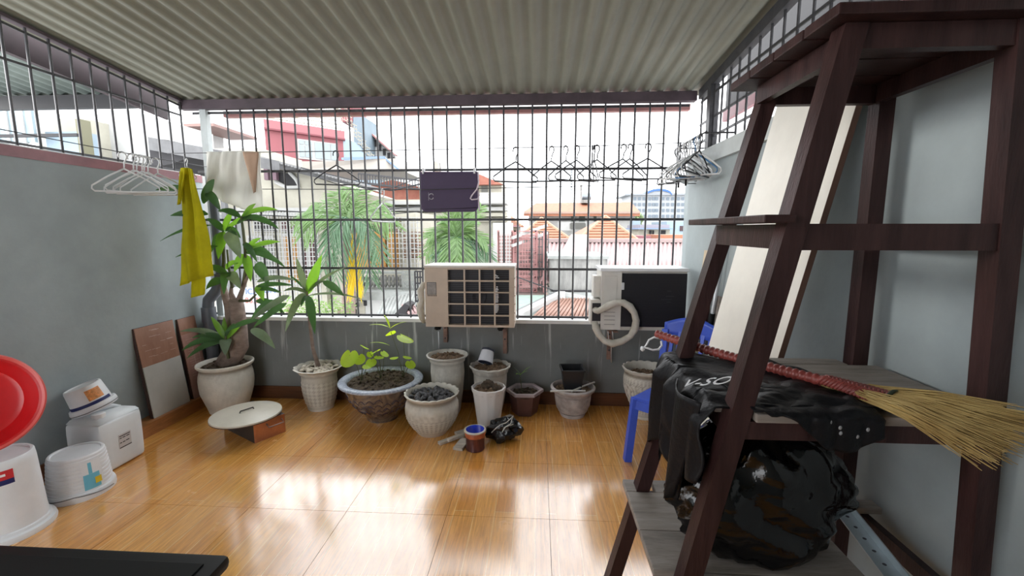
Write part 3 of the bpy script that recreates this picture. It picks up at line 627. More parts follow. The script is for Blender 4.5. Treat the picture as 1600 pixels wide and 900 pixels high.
# white bucket upside down at the left edge + red basin
cb = (-2.93, 2.055)
t = thing('paint_bucket', 'tall upturned white bucket with red and blue print under the red basin', 'bucket', (cb[0], cb[1], 0))
MB().lathe([(0.166,0.022),(0.160,0.10),(0.146,0.40),(0.142,0.435),(0.136,0.442),(0.125,0.442),(0.122,0.434),(0.0,0.434)], 48, (cb[0], cb[1], 0), capb=False).obj('bucket_body', pw, t, True, 40)
MB().lathe([(0.165,0.0),(0.192,0.0),(0.195,0.012),(0.190,0.03),(0.176,0.036),(0.172,0.05),(0.160,0.055)], 48, (cb[0], cb[1], 0)).obj('rim', pw, t, True, 40)
mb = MB(); patch(mb, (cb[0], cb[1], 0), 0.1485, 0.1465, 0.345, 0.395, -1.5, -0.28); mb.obj('red_label', redpr, t)
mb = MB(); patch(mb, (cb[0], cb[1], 0), 0.1500, 0.1485, 0.318, 0.345, -1.5, -0.28); mb.obj('blue_label', navy, t)
mb = MB(); patch(mb, (cb[0], cb[1], 0), 0.1475, 0.147, 0.365, 0.378, -0.62, -0.48, off=0.002); mb.obj('white_mark', pw, t)
t = thing('red_basin', 'round red plastic basin tilted on edge on the upturned bucket', 'basin', (cb[0]+0.03, cb[1]-0.05, 0.45))
bc = at(-46, 634, 1.98); nrm = Vector((0.80, -0.55, 0.24)).normalized(); mt = nrm.to_track_quat('Z', 'Y').to_matrix().to_4x4()
MB().lathe([(0.0,-0.155),(0.17,-0.155),(0.195,-0.145),(0.245,0.0),(0.262,0.008),(0.262,0.014),(0.240,0.006),(0.19,-0.135),(0.165,-0.147),(0.0,-0.147)], 56, bc, mtx=mt, capb=False).obj('basin_body', redp, t, True, 40)
MB().lathe([(0.240,0.004),(0.262,0.016),(0.270,0.008),(0.268,-0.008),(0.255,-0.006)], 56, bc, mtx=mt, capb=False).obj('rim', redr, t, True, 60, label='lighter red rolled rim')
# stack of ribbed tubs
cs = (-2.90, 2.42)
t = thing('bucket_stack', 'stack of nested white tubs upside down with blue label', 'buckets', (cs[0], cs[1], 0))
prof = []
for k in range(9):
    z = 0.045+k*0.0235; r = 0.153-k*0.0022; prof += [(r+0.003, z), (r+0.003, z+0.012), (r-0.002, z+0.0145), (r-0.002, z+0.0225)]
prof += [(0.134,0.262),(0.128,0.270),(0.118,0.270),(0.113,0.262),(0.0,0.260)]
MB().lathe(prof, 48, (cs[0], cs[1], 0), capb=False).obj('tubs', pw, t, True, 35)
MB().lathe([(0.150,0.0),(0.168,0.0),(0.171,0.012),(0.168,0.022),(0.170,0.03),(0.165,0.046),(0.150,0.05)], 48, (cs[0], cs[1], 0)).obj('rim', pw, t, True, 40)
mb = MB(); patch(mb, (cs[0], cs[1], 0), 0.154, 0.139, 0.055, 0.235, -0.62, 0.05, off=0.004); mb.obj('label_sheet', pw, t)
mb = MB(); patch(mb, (cs[0], cs[1], 0), 0.154, 0.147, 0.06, 0.155, -0.60, -0.08, off=0.0055); patch(mb, (cs[0], cs[1], 0), 0.146, 0.139, 0.155, 0.225, -0.42, -0.30, off=0.0055); mb.obj('blue_picture', cyanp, t)
mb = MB(); patch(mb, (cs[0], cs[1], 0), 0.1525, 0.1495, 0.085, 0.125, -0.26, -0.04, off=0.0075); mb.obj('yellow_picture', yel, t)
MB().tube([(cs[0]+0.176*math.cos(a), cs[1]+0.176*math.sin(a), 0.045-0.022*abs(math.sin((a+0.9)*1.0))) for a in [-2.1+0.12*k for k in range(21)]], 0.003, 6).obj('wire_handle', wirem, t, True)
# jerrican
jx0, jx1, jy0, jy1 = -3.165, -2.905, 2.575, 2.905
t = thing('jerrican', 'large square translucent white jerrican with a small printed label', 'jerrican', ((jx0+jx1)/2, (jy0+jy1)/2, 0))
o = MB().box((jx0, jy0, 0), (jx1, jy1, 0.365), 0.035).obj('can_body', pt, t, True, 60); subdiv(o)
mb = MB(); cx_, cy_ = (jx0+jx1)/2, (jy0+jy1)/2
for z, k in ((0.325, 0.93), (0.345, 0.84), (0.36, 0.62), (0.365, 0.3)):
    pass
mb.add([((cx_+sx*k*0.125), (cy_+sy*k*0.1525), z) for z, k in ((0.357, 0.96), (0.380, 0.86), (0.397, 0.62), (0.401, 0.2)) for sx, sy in ((-1,-1),(0,-1.0),(1,-1),(1,0),(1,1),(0,1),(-1,1),(-1,0))],
       [(r*8+i, r*8+(i+1) % 8, (r+1)*8+(i+1) % 8, (r+1)*8+i) for r in range(3) for i in range(8)]+[tuple(24+i for i in range(8))])
mb.obj('shoulder', pt, t, True)
MB().tube([(cx_-0.05, cy_-0.09, 0.387), (cx_-0.03, cy_-0.05, 0.412), (cx_, cy_, 0.418), (cx_+0.02, cy_+0.05, 0.414), (cx_+0.03, cy_+0.09, 0.39)], [0.014, 0.015, 0.015, 0.015, 0.014], 10).obj('handle', pt, t, True)
MB().lathe([(0.034,0.0),(0.036,0.03),(0.030,0.034),(0.0,0.034)], 24, (cx_+0.06, cy_-0.09, 0.387), lambda th, z, i, r: 0.0015*math.sin(18*th) if i < 2 else 0).obj('cap', pw, t, True, 40)
lx = jx1+0.0012
MB().box((lx-0.001, 2.70, 0.135), (lx, 2.79, 0.235)).obj('label_sheet', mat('paper_label', (0.62, 0.60, 0.60), 0.6), t)
mb = MB()
for z, a, b in ((0.222,2.705,2.785),(0.208,2.706,2.722),(0.208,2.728,2.75),(0.208,2.756,2.78),(0.175,2.706,2.72),(0.175,2.726,2.745),(0.177,2.75,2.775),(0.140,2.702,2.79)): mb.box((lx, a, z-0.003), (lx+0.0008, b, z+0.003))
mb.obj('print', ink, t)
# small paint pail on the jerrican
t = thing('paint_pail', 'small upturned white paint pail with blue band on the jerrican', 'bucket', (cx_-0.05, cy_+0.0, 0.405))
pc = Vector((cx_-0.045, cy_-0.01, 0.420)); mt = Matrix.Rotation(R(-16), 4, 'Y') @ Matrix.Rotation(R(9), 4, 'X')
MB().lathe([(0.112,0.03),(0.102,0.165),(0.098,0.178),(0.090,0.180),(0.086,0.172),(0.0,0.172)], 40, pc, mtx=mt, capb=False).obj('pail_body', pw, t, True, 40)
MB().lathe([(0.110,0.0),(0.128,0.0),(0.131,0.02),(0.126,0.04),(0.114,0.045)], 40, pc, mtx=mt).obj('rim', pw, t, True, 40)
mb = MB(); patch(mb, pc, 0.1118, 0.1105, 0.044, 0.066, -2.6, 0.4, 24, mtx=mt); mb.obj('blue_band', navy, t)
mb = MB(); patch(mb, pc, 0.1095, 0.1035, 0.075, 0.150, -0.75, 0.05, 12, mtx=mt, off=0.0015); mb.obj('orange_picture', orangep, t)
MB().tube([mt @ Vector((0.134*math.cos(a), 0.134*math.sin(a), 0.012))+pc for a in [-2.4+0.16*k for k in range(20)]], 0.0028, 6).obj('wire_handle', wirem, t, True)
# leaning panels on the kerb
bw = mat('brown_laminate', (0.25, 0.115, 0.07), 0.45, col2=(0.36, 0.19, 0.125), scale=2.2, stretch=(3, 3, 1)); gw = mat('grey_white_laminate', (0.46, 0.45, 0.42), 0.5, var=0.1, scale=3); dke = mat('dark_board_edge', (0.06, 0.028, 0.022), 0.6)
scratch = mat('pale_scratches', (0.50, 0.36, 0.30), 0.6)
def lean_board(label, ya, yb, hgt, split, lower):
    bx, tx = -3.150, -3.236; t = thing('leaning_board', label, 'board', ((bx+tx)/2, (ya+yb)/2, 0.108))
    L = math.hypot(hgt, bx-tx); ang = math.atan2(bx-tx, hgt); th = 0.03
    mt = Matrix.Translation((bx, 0, 0.109)) @ Matrix.Rotation(-ang, 4, 'Y')
    MB().box((-th, ya, 0), (-0.004, yb, L), 0, mt).obj('board_core', dke, t)
    MB().box((-0.004, ya+0.004, split*L), (0.0, yb-0.002, L-0.002), 0, mt).obj('brown_face', bw, t)
    MB().box((-0.004, ya+0.004, 0.0), (0.003, yb-0.002, split*L), 0, mt).obj('lower_face', lower, t)
    return t, mt, L
t, mt, L = lean_board('leaning brown board with a grey-white lower half, nearest the jerrican', 3.235, 3.615, 0.755, 0.57, gw)
mb = MB(); rnd = random.Random(2)
for k in range(26):
    y = 3.27+rnd.random()*0.27; z = L*(0.66+0.07*(k % 5)+rnd.uniform(-.006, .006)); mb.box((0, y, z), (0.0006, y+rnd.uniform(0.02, 0.07), z+0.0025), 0, mt)
mb.obj('scratches', scratch, t, kind='stuff')
bw2 = mat('reddish_brown_laminate', (0.27, 0.13, 0.095), 0.4, col2=(0.40, 0.24, 0.20), scale=3, stretch=(2, 2, 1))
t, mt, L = lean_board('leaning all-brown board between the other board and the drain pipe', 3.66, 3.865, 0.745, 0.80, bw2)
mb = MB()
for k in range(16):
    z = L*(0.28+0.03*k); mb.box((0.003, 3.70+0.006*(k % 3), z), (0.0036, 3.72+rnd.uniform(0.03, 0.13), z+0.002), 0, mt)
for y in (3.76, 3.82): mb.box((0.003, y, L*0.32), (0.0036, y+0.003, L*0.62), 0, mt)
mb.box((0.003, 3.76, L*0.32), (0.0036, 3.823, L*0.325), 0, mt); mb.box((0.003, 3.76, L*0.42), (0.0036, 3.823, L*0.425), 0, mt)
mb.obj('scratches', scratch, t, kind='stuff')
# brazier with round lid
t = thing('box_grill', 'copper sided metal box with round cream lid on the floor', 'grill', (-2.33, 3.2, 0))
cop = mat('copper_sheet', (0.45, 0.20, 0.11), 0.3, metal=0.75, var=0.25); dkm = mat('dark_sooty_metal', (0.045, 0.035, 0.03), 0.5, var=0.3, metal=0.3)
p = [atz(398, 693), atz(441, 676), None, None]; a = Vector((p[0].x, p[0].y, 0)); b = Vector((p[1].x, p[1].y, 0)); e = (b-a).normalized(); nn = Vector((-e.y, e.x, 0)); b = a+e*0.25; c_ = b+nn*0.50; d = a+nn*0.50
H_ = Vector((0, 0, 0.155))
mb = MB(); mb.hexa([a, b, c_, d], [a+H_, b+H_, c_+H_, d+H_]); mb.obj('box_body', dkm, t)
mb = MB(); mb.hexa([a-nn*0.004+e*0.01, b-nn*0.004-e*0.005, b, a], [a-nn*0.004+e*0.01+H_, b-nn*0.004-e*0.005+H_, b+H_, a+H_]); mb.obj('front_panel', cop, t, label='shiny copper front panel')
hb = a+e*0.10-nn*0.012; he = a+e*0.22-nn*0.012
MB().tube([hb+Vector((0,0,0.125))+nn*0.01, hb+Vector((0,0,0.10))-nn*0.02, he+Vector((0,0,0.10))-nn*0.02, he+Vector((0,0,0.125))+nn*0.01], 0.004, 6).obj('wire_handle', wirem, t, True)
lc = Vector((-2.353, 3.238, 0.157)); lidm = mat('cream_lid', (0.58, 0.545, 0.46), 0.35, var=0.06)
MB().lathe([(0.0,0.012),(0.20,0.010),(0.245,0.004),(0.258,0.010),(0.256,0.022),(0.235,0.026),(0.215,0.032),(0.0,0.040)], 64, lc, capb=False).obj('lid', lidm, t, True, 30)
MB().lathe([(0.240,0.0),(0.258,0.003),(0.259,0.011),(0.24,0.008)], 64, lc, capb=False).obj('lid_band', mat('dark_brown_band', (0.07, 0.04, 0.03), 0.5), t, True, 40)
hd = e*0.045
o = MB().tube([lc-e*0.05+Vector((0,0,0.034)), lc-e*0.043+Vector((0,0,0.052)), lc+e*0.055+Vector((0,0,0.052)), lc+e*0.06+Vector((0,0,0.034))], 0.0055, 6).obj('lid_handle', dkm, t, True, 60)
# paint tin, sticks, black bag
tc_ = at(742, 672, 3.10); ct = (tc_.x, 3.11)
t = thing('paint_tin', 'small tin with bright blue inside and rusty red drips', 'can', (ct[0], ct[1], 0))
tinm = mat('rusty_printed_tin', (0.04, 0.016, 0.022), 0.35, col2=(0.17, 0.05, 0.035), scale=14, metal=0.3, stretch=(3, 3, 0.6))
MB().lathe([(0.070,0.0),(0.073,0.006),(0.071,0.012),(0.071,0.135),(0.073,0.14)], 36, (ct[0], ct[1], 0)).obj('tin_body', tinm, t, True, 40)
MB().lathe([(0.0745,0.105),(0.0765,0.115),(0.0765,0.14),(0.073,0.143)], 36, (ct[0], ct[1], 0), lambda th, z, i, r: (0.002*noise.noise(Vector((math.cos(th)*4, math.sin(th)*4, 1))), -0.02*max(0, noise.noise(Vector((math.cos(th)*6, math.sin(th)*6, 3)))) if i == 0 else 0), capb=False).obj('orange_drips', mat('orange_red_paint', (0.50, 0.13, 0.05), 0.35, var=0.3, scale=20), t, True)
MB().lathe([(0.073,0.14),(0.084,0.146),(0.084,0.154),(0.076,0.158),(0.070,0.156)], 36, (ct[0], ct[1], 0), capb=False).obj('rim', mat('paint_spattered_rim', (0.55, 0.58, 0.62), 0.35, col2=(0.66, 0.52, 0.30), scale=9), t, True)
MB().lathe([(0.073,0.157),(0.067,0.153),(0.062,0.09),(0.0,0.085)], 36, (ct[0], ct[1], 0), capb=False).obj('blue_inside', mat('bright_blue_paint', (0.02, 0.05, 0.55), 0.25, var=0.25, scale=20), t, True, label='bright blue painted inside')
stickm = mat('weathered_stick', (0.58, 0.53, 0.46), 0.7, var=0.25, scale=5, stretch=(1, 6, 1))
for lab, (x0, y0), (x1, y1_), wd, z in (('longest grey wooden lath on the floor behind the tin', (712, 678), (790, 655), 0.045, 0.012), ('pale wooden lath pointing left from behind the tin', (686, 693), (735, 675), 0.04, 0.012), ('thin wooden lath lying on top of the other laths', (700, 688), (760, 664), 0.03, 0.036), ('grey wooden lath reaching under the black bag', (740, 672), (800, 650), 0.05, 0.036), ('short broad offcut of wood leaning by the tin', (715, 702), (728, 686), 0.075, 0.012)):
    a = atz(x0, y0, z); b = atz(x1, y1_, z); o = MB().bar(a, b, wd, 0.02).obj('wooden_lath', stickm); tag(o, lab, 'stick')
bagm = mat('black_polythene', (0.008, 0.008, 0.010), 0.22, var=0.3, scale=8, bump=0.6, bscale=14, spec=0.6)
cbg = atz(786, 690); mb = MB(); mb.blob((cbg.x+0.0, cbg.y+0.06, 0.075), (0.125, 0.10, 0.085), 26, 0.55, 2.2, 5)
for v in mb.v: v.z = max(0.004, v.z)
mb.blob((cbg.x+0.04, cbg.y+0.04, 0.115), (0.085, 0.05, 0.06), 16, 0.7, 2.8, 9)
o = mb.obj('black_bag', bagm, None, True, 40); tag(o, 'small crumpled black plastic bag on the floor beside the tin', 'bag')
o = MB().tube([at(*q) for q in ((768,676,3.16),(776,668,3.16),(783,663,3.17),(790,661,3.18),(797,655,3.2),(801,650,3.2),(798,662,3.17),(788,668,3.16),(784,676,3.15),(790,667,3.16),(802,663,3.17))], 0.0032, 6).obj('bent_wire', mat('pale_wire', (0.6, 0.58, 0.55), 0.4), None, True); tag(o, 'bent pale wire tangled over the small black bag', 'wire')

#============================================================ AIR CONDITIONER UNITS
beige = mat('aged_beige_casing', (0.54, 0.44, 0.35), 0.5, var=0.10, scale=4); offw = mat('offwhite_casing', (0.68, 0.66, 0.62), 0.5, var=0.08, scale=4)
topw = mat('pale_casing_top', (0.66, 0.63, 0.58), 0.5, var=0.08); coil = mat('dark_fin_coil', (0.012, 0.011, 0.017), 0.5); finm = mat('grey_fin', (0.045, 0.045, 0.055), 0.5)
rust = mat('rusty_bracket', (0.22, 0.13, 0.10), 0.7, var=0.4, scale=14); tape = mat('grubby_pipe_wrap', (0.50, 0.47, 0.40), 0.75, col2=(0.66, 0.63, 0.57), scale=14, bump=0.4, bscale=50)
silver = mat('silver_print', (0.62, 0.62, 0.64), 0.4)
ax0, ax1, ay, az0, az1 = -0.962, -0.192, 3.65, 0.822, 1.350
t = thing('air_conditioner_unit', 'beige outdoor air conditioner with square dark fan grille, left of the two', 'air conditioner', ((ax0+ax1)/2, 3.8, az0))
gx0, gx1, gz0, gz1 = at(700, 460, ay).x, at(795.5, 460, ay).x, at(750, 508, ay).z, at(750, 421.5, ay).z
mb = MB()
mb.box((ax0, ay, az0), (gx0, 3.945, az1-0.012)).box((gx1, ay, az0), (ax1, 3.945, az1-0.012)).box((gx0, ay, az0), (gx1, 3.945, gz0)).box((gx0, ay, gz1), (gx1, 3.945, az1-0.012))
mb.obj('casing', beige, t)
MB().box((ax0-0.006, ay-0.012, az1-0.014), (ax1+0.006, 3.955, az1+0.006), 0.006).obj('top_cover', topw, t, True, 40, label='pale dusty top cover')
MB().box((gx0, ay+0.06, gz0), (gx1, ay+0.09, gz1)).obj('coil', coil, t)
MB().lathe([(0.03,0),(0.06,0.01),(0.06,0.02)], 20, ((gx0+gx1)/2, ay+0.055, (gz0+gz1)/2), mtx=Matrix.Rotation(R(90), 4, 'X')).obj('fan_hub', coil, t)
mb = MB(); nf = 30
for k in range(1, nf): z = gz0+(gz1-gz0)*k/nf; mb.box((gx0, ay+0.002, z-0.0016), (gx1, ay+0.006, z+0.0016))
mb.obj('fine_grille', finm, t, kind='stuff')
for xp in (726, 749.5, 773): x = at(xp, 460, ay).x; MB().box((x-0.007, ay-0.005, gz0), (x+0.007, ay+0.008, gz1)).obj('grille_bar', beige, t)
for yp in (439, 456.8, 475.2, 493): z = at(750, yp, ay).z; MB().box((gx0, ay-0.004, z-0.006), (gx1, ay+0.008, z+0.006)).obj('grille_bar', beige, t)
for k in range(6): z = az0+0.05+0.075*k; MB().box((ax1-0.03, ay-0.006, z), (ax1+0.008, ay+0.05, z+0.010)).obj('side_fin', beige, t)
# plate and vertical wordmark on the front
pl = at(667, 441, ay); pr = at(682, 460.5, ay)
MB().box((pl.x, ay-0.002, pr.z), (pr.x, ay, pl.z)).obj('rating_plate', mat('worn_plate', (0.22, 0.20, 0.19), 0.5, col2=(0.36, 0.33, 0.31), scale=20), t, label='worn grey plate with dark outline')
mb = MB()
for a, b in (((pl.x, pl.z), (pr.x, pl.z-0.003)), ((pl.x, pr.z), (pl.x+0.003, pl.z)), ((pr.x-0.003, pr.z), (pr.x, pl.z)), ((pl.x, pr.z), (pr.x, pr.z+0.002))): mb.box((a[0], ay-0.003, a[1]), (b[0], ay-0.002, b[1]))
for k in range(6): x = pl.x+0.004+k*0.014; mb.box((x, ay-0.003, pr.z-0.012), (x+0.009, ay-0.002, pr.z-0.004))
mb.obj('plate_print', ink, t)
mb = MB(); xc = at(776.5, 470, ay).x
strokes = [(448,2.0,.4),(450.5,3,0),(452.5,4.6,.3),(455,3.4,-.5),(459.5,4.4,.2),(462.2,5,0),(464.6,5,0.2),(467,4.2,-.2),(469.3,4.8,0),(471.6,4.6,-.2),(476.3,5.4,-.3),(478.7,6.2,-.4),(481,6,-.6),(483.3,6.2,-.6),(485.6,5.6,-1.0),(487.8,4.2,-1.6)]
for y, wd, o_ in strokes: z = at(776, y, ay).z; mb.box((xc+(o_-wd/2)*0.0057, ay-0.008, z-0.0042), (xc+(o_+wd/2)*0.0057, ay-0.006, z+0.0042))
mb.box((xc-0.007, ay-0.008, at(776, 488.5, ay).z), (xc-0.003, ay-0.006, at(776, 476, ay).z)); mb.box((xc+0.006, ay-0.008, at(776, 472, ay).z), (xc+0.010, ay-0.006, at(776, 461, ay).z))
mb.obj('wordmark', silver, t, label='silver lettering running up the grille')
mb = MB(); z = at(776, 432, ay).z
for dx, dz in ((-0.010, 0.012), (0.003, 0.004), (0.012, -0.010), (-0.004, -0.008)): mb.box((xc+dx-0.008, ay-0.008, z+dz-0.004), (xc+dx+0.008, ay-0.006, z+dz+0.004))
mb.obj('emblem', silver, t, label='small silver emblem near the top of the grille')
for xp in (683, 782): x = at(xp, 515, ay).x; mb = MB(); mb.blob((x, ay+0.03, az0-0.018), (0.03, 0.03, 0.018), 10, 0.4, 3, xp); mb.obj('rubber_foot', blackm, t, True)
for xp in (696, 789):
    x = at(xp, 530, 3.97).x
    mb = MB(); mb.box((x-0.018, 3.965, 0.50 if xp > 700 else 0.60), (x+0.018, 3.999, 0.80)); mb.bar((x, 3.66, 0.802), (x, 3.99, 0.802), 0.036, 0.012); mb.obj('bracket', rust, t, label='rusty wall bracket')
    mb = MB()
    for z in (0.74, 0.64): mb.lathe([(0.008, 0), (0.008, 0.004), (0, 0.004)], 8, (x, 3.965, z), mtx=Matrix.Rotation(R(90), 4, 'X'))
    mb.obj('bolts', ink, t)
mb = MB(); mb.tube(px([(662, 441, 3.74), (657, 455, 3.72), (659, 470, 3.72), (656, 482, 3.71), (659, 495, 3.72), (662, 503, 3.76)]), [0.018, 0.032, 0.026, 0.034, 0.028, 0.018], 12); mb.obj('wrapped_pipe', tape, t, True)
MB().tube([at(685, 518, 3.9), at(686, 545, 3.95)], 0.004, 6).obj('drain_cord', pw, t, True)

bx0, bx1, by, bz0, bz1 = at(939, 470, 3.65).x, 1.245, 3.65, at(1000, 517, 3.65).z, at(1000, 422, 3.65).z
t = thing('air_conditioner_unit', 'off-white outdoor air conditioner with black back and looped pipe, by the right wall', 'air conditioner', ((bx0+bx1)/2, 3.8, bz0))
MB().box((bx0, by+0.02, bz0), (bx1, 3.945, bz1)).obj('casing', offw, t)
MB().box((bx0-0.012, by-0.014, bz1-0.012), (bx1+0.006, 3.955, bz1+0.016), 0.006).obj('top_cover', pw, t, True, 40)
dx0 = at(970.5, 470, by).x
MB().box((dx0, by+0.004, at(1000, 511, by).z), (bx1-0.004, by+0.021, at(1000, 427.6, by).z)).obj('coil_mesh', coil, t, label='black coil side')
mb = MB()
for k in range(40): z = bz0+0.06+k*0.0105; mb.box((dx0+0.004, by+0.002, z), (bx1-0.008, by+0.004, z+0.002))
mb.obj('fins', mat('very_dark_fin', (0.03, 0.03, 0.032), 0.5), t, kind='stuff')
mb = MB()
for x_, y_, w_ in ((1047, 463, 12), (1045, 472, 7), (1046, 455, 6), (1041, 468, 16)): p = at(x_, y_, by); mb.box((p.x-w_*0.0027, by, p.z-0.002), (p.x+w_*0.0027, by+0.002, p.z+0.002))
mb.obj('scuffs', mat('grey_scuff', (0.06, 0.06, 0.065), 0.6), t)
MB().box((bx0, by-0.004, bz0+0.01), (dx0, by+0.022, bz1-0.012)).obj('side_panel', offw, t, label='off-white service panel')
p0 = at(944, 431, by); p1 = at(963, 470, by); MB().box((p0.x, by-0.008, p1.z), (p1.x, by-0.004, p0.z), 0.0015).obj('raised_panel', offw, t)
mb = MB()
for yp in (488, 494, 500, 507): z = at(950, yp, by).z; mb.box((bx0+0.03, by-0.0055, z), (bx0+0.12, by-0.004, z+0.003))
mb.obj('vent_slots', ink, t)
p = at(973, 447, by); MB().box((p.x-0.012, by-0.012, p.z-0.03), (p.x+0.012, by+0.004, p.z+0.03), 0.004).obj('connector', silver, t)
a = at(923, 468, by); b = at(938, 507, by)
mb = MB(); mb.box((a.x, by+0.0, b.z), (b.x, by+0.16, a.z), 0.01); mb.obj('valve_cover', offw, t, True, 40)
MB().box((a.x+0.014, by-0.004, b.z+0.03), (b.x, by+0.002, a.z-0.03)).obj('valve_opening', ink, t)
a = at(929, 432, by); MB().box((a.x, by+0.05, at(929, 466, by).z), (b.x, by+0.18, a.z), 0.006).obj('side_cover', offw, t, True, 40)
lp = [(931,478,3.66),(931,490,3.63)] if False else []
hose = [(930, 484, 3.66), (934, 486, 3.62), (942, 483, 3.60), (952, 477, 3.585), (963, 472.5, 3.58), (974, 473, 3.58), (984, 479, 3.58), (991, 489, 3.585), (994, 501, 3.59), (992, 514, 3.595), (985, 525, 3.6), (972, 533, 3.61), (957, 537, 3.62), (945, 533, 3.63), (936, 523, 3.64), (931, 512, 3.65), (929, 503, 3.66)]
MB().tube(px(hose), [0.030]+[0.026+0.003*((k*7) % 3) for k in range(len(hose)-2)]+[0.024], 12).obj('wrapped_pipe', tape, t, True, label='taped pipe coiled in a loop')
for xp in (952, 1045):
    x = at(xp, 530, 3.97).x; MB().box((x-0.018, 3.965, 0.46), (x+0.018, 3.999, 0.80)).bar((x, 3.66, 0.795), (x, 3.99, 0.795), 0.036, 0.012).obj('bracket', rust, t, label='rusty wall bracket')
    mb = MB()
    for z in (0.70, 0.55): mb.lathe([(0.008, 0), (0.008, 0.004), (0, 0.004)], 8, (x, 3.965, z), mtx=Matrix.Rotation(R(90), 4, 'X'))
    mb.obj('bolts', ink, t)
MB().tube(px([(950, 518, 3.7), (951, 530, 3.75), (955, 540, 3.85), (955, 566, 3.97)]), 0.005, 6).obj('cable', pw, t, True)
MB().tube(px([(957, 518, 3.7), (958, 530, 3.75)]), 0.005, 6).obj('cable', pw, t, True)
mb = MB(); mb.blob(at(1050, 519, 3.7), (0.06, 0.03, 0.012), 12, 0.5, 3, 2); mb.obj('plastic_scrap', pw, t, True)

#============================================================ LAUNDRY: lines, hangers, cloths
LY = 3.78
lw = mat('dark_wire', (0.05, 0.05, 0.055), 0.5)
pa, pb = at(300, 239, LY), at(1080, 222.5, LY)
def line_z(x): return pa.z+(pb.z-pa.z)*(x-pa.x)/(pb.x-pa.x)
o = MB().tube([Vector((XL-0.02, LY, line_z(XL))), Vector((XL/2, LY, line_z(XL/2)-0.012)), Vector((-0.6, LY, line_z(-0.6)-0.015)), Vector((0.5, LY, line_z(0.5)-0.012)), Vector((XR+0.02, LY, line_z(XR)))], 0.0036, 5).obj('clothes_line', lw, None, True); tag(o, 'thin upper clothes line strung across in front of the back grille', 'line')
za = at(420, 296, 3.86).z
o = MB().tube([Vector((XL, 3.86, za+0.01)), Vector((-1.0, 3.86, za-0.01)), Vector((XR, 3.86, za+0.03))], 0.0032, 5).obj('clothes_line', lw, None, True); tag(o, 'thin lower clothes line behind the purple sleeve and white cloth', 'line')
def hanger_mb(wd=0.20, drop=0.17, rr=0.0052, pinch=0.012, hook=0.024):
    pts = []
    for k in range(11):
        a = R(200-k*24); pts.append((hook*math.cos(a), 0, -hook+hook*math.sin(a)))
    pts += [(0.006, 0.002, -hook*2.4), (0.002, 0, -hook*3.4), (0, 0, -hook*3.9)]
    top = -hook*3.9
    pts += [(wd*0.5, 0, top-0.045), (wd*0.86, 0.003, top-0.085), (wd*0.98, 0, top-0.098), (wd, 0, top-0.115), (wd*0.93, 0, top-0.128), (0, 0.002, top-0.130), (-wd*0.93, 0, top-0.128), (-wd, 0, top-0.115), (-wd*0.98, 0, top-0.098), (-wd*0.86, -0.003, top-0.085), (-wd*0.5, 0, top-0.045), (-0.002, 0.003, top)]
    return MB().tube(pts, rr, 5), pts
hm, _ = hanger_mb()
me_ = None
hang_dark = mat('grey_coated_wire', (0.025, 0.025, 0.03), 0.4); hang_white = mat('white_coated_wire', (0.70, 0.71, 0.72), 0.4); hang_blue = mat('blue_coated_wire', (0.05, 0.16, 0.34), 0.4)
def hanger_proto(m, nm):
    me = bpy.data.meshes.new(nm); me.from_pydata([tuple(p) for p in hm.v], [], hm.f); me.materials.append(m); me.shade_smooth(); return me
HME = {m.name: hanger_proto(m, 'wire_hanger') for m in (hang_dark, hang_white, hang_blue)}
def hanger(loc, yaw, m, label, group, tilt=0.0, s=1.0):
    o = bpy.data.objects.new('wire_hanger', HME[m.name]); COL.objects.link(o); o.location = loc; o.rotation_euler = (0, tilt, yaw); o.scale = (s, 1, 1.28)
    return tag(o, label, 'hanger', group)
GB = 'wire hangers on the back clothes line'
back = [(524, 12, 0.0, 'wire hanger alone on the line, left of the purple sleeve', 0.95), (806, 18, 0.0, 'first wire hanger on the line right of the purple sleeve', 0.98), (862, -25, 0.03, 'second wire hanger on the line right of the purple sleeve', 0.9),
    (884, 35, -0.05, 'third wire hanger right of the purple sleeve, hook turned right', 0.95), (902, 20, 0.02, 'fourth wire hanger right of the purple sleeve, next to the antenna mast', 0.95), (926, 78, 0.0, 'left one of three bunched edge-on hangers above the orange roof', 0.9),
    (929, 70, 0.0, 'middle one of three bunched edge-on hangers above the orange roof', 0.9), (933, 25, -0.03, 'right one of three bunched hangers above the orange roof', 0.95), (975, 15, 0.05, 'wire hanger on the line, left one of the pair left of the blue-arched building', 1.0),
    (985, 30, 0.0, 'wire hanger on the line, right one of the pair left of the blue-arched building', 1.0), (1013, 8, 0.0, 'wide dark wire hanger on the line above the blue-arched building', 1.05), (1063, 66, 0.0, 'last wire hanger on the line, beside the right wall', 0.9)]
for xp, yw, tl, lab, s_ in back:
    q = at(xp, 230, LY); hanger((q.x, LY, line_z(q.x)+0.003-0.013*math.sin((q.x+3.2)/4.6*3.14)), R(yw), hang_dark, lab, GB, tl, s_)
q = at(597, 282, 3.86); hanger((q.x, 3.86, za-0.002), R(78), hang_white, 'white wire hanger hanging edge-on left of the purple sleeve', GB)
# white plastic hanger hooked beside the sleeve
o = MB().tube(px([(747, 268, 3.86), (748, 285, 3.86), (745, 296, 3.86), (740, 302, 3.86), (737, 306, 3.86), (735, 310, 3.86), (737, 312, 3.86), (746, 311, 3.87), (749, 305, 3.88), (747, 295, 3.88), (749, 330, 3.88)]), 0.006, 8).obj('plastic_hanger', mat('pinkish_white_plastic', (0.72, 0.62, 0.70), 0.4), None, True); tag(o, 'pinkish white plastic hanger hooked over the edge of the purple sleeve', 'hanger')
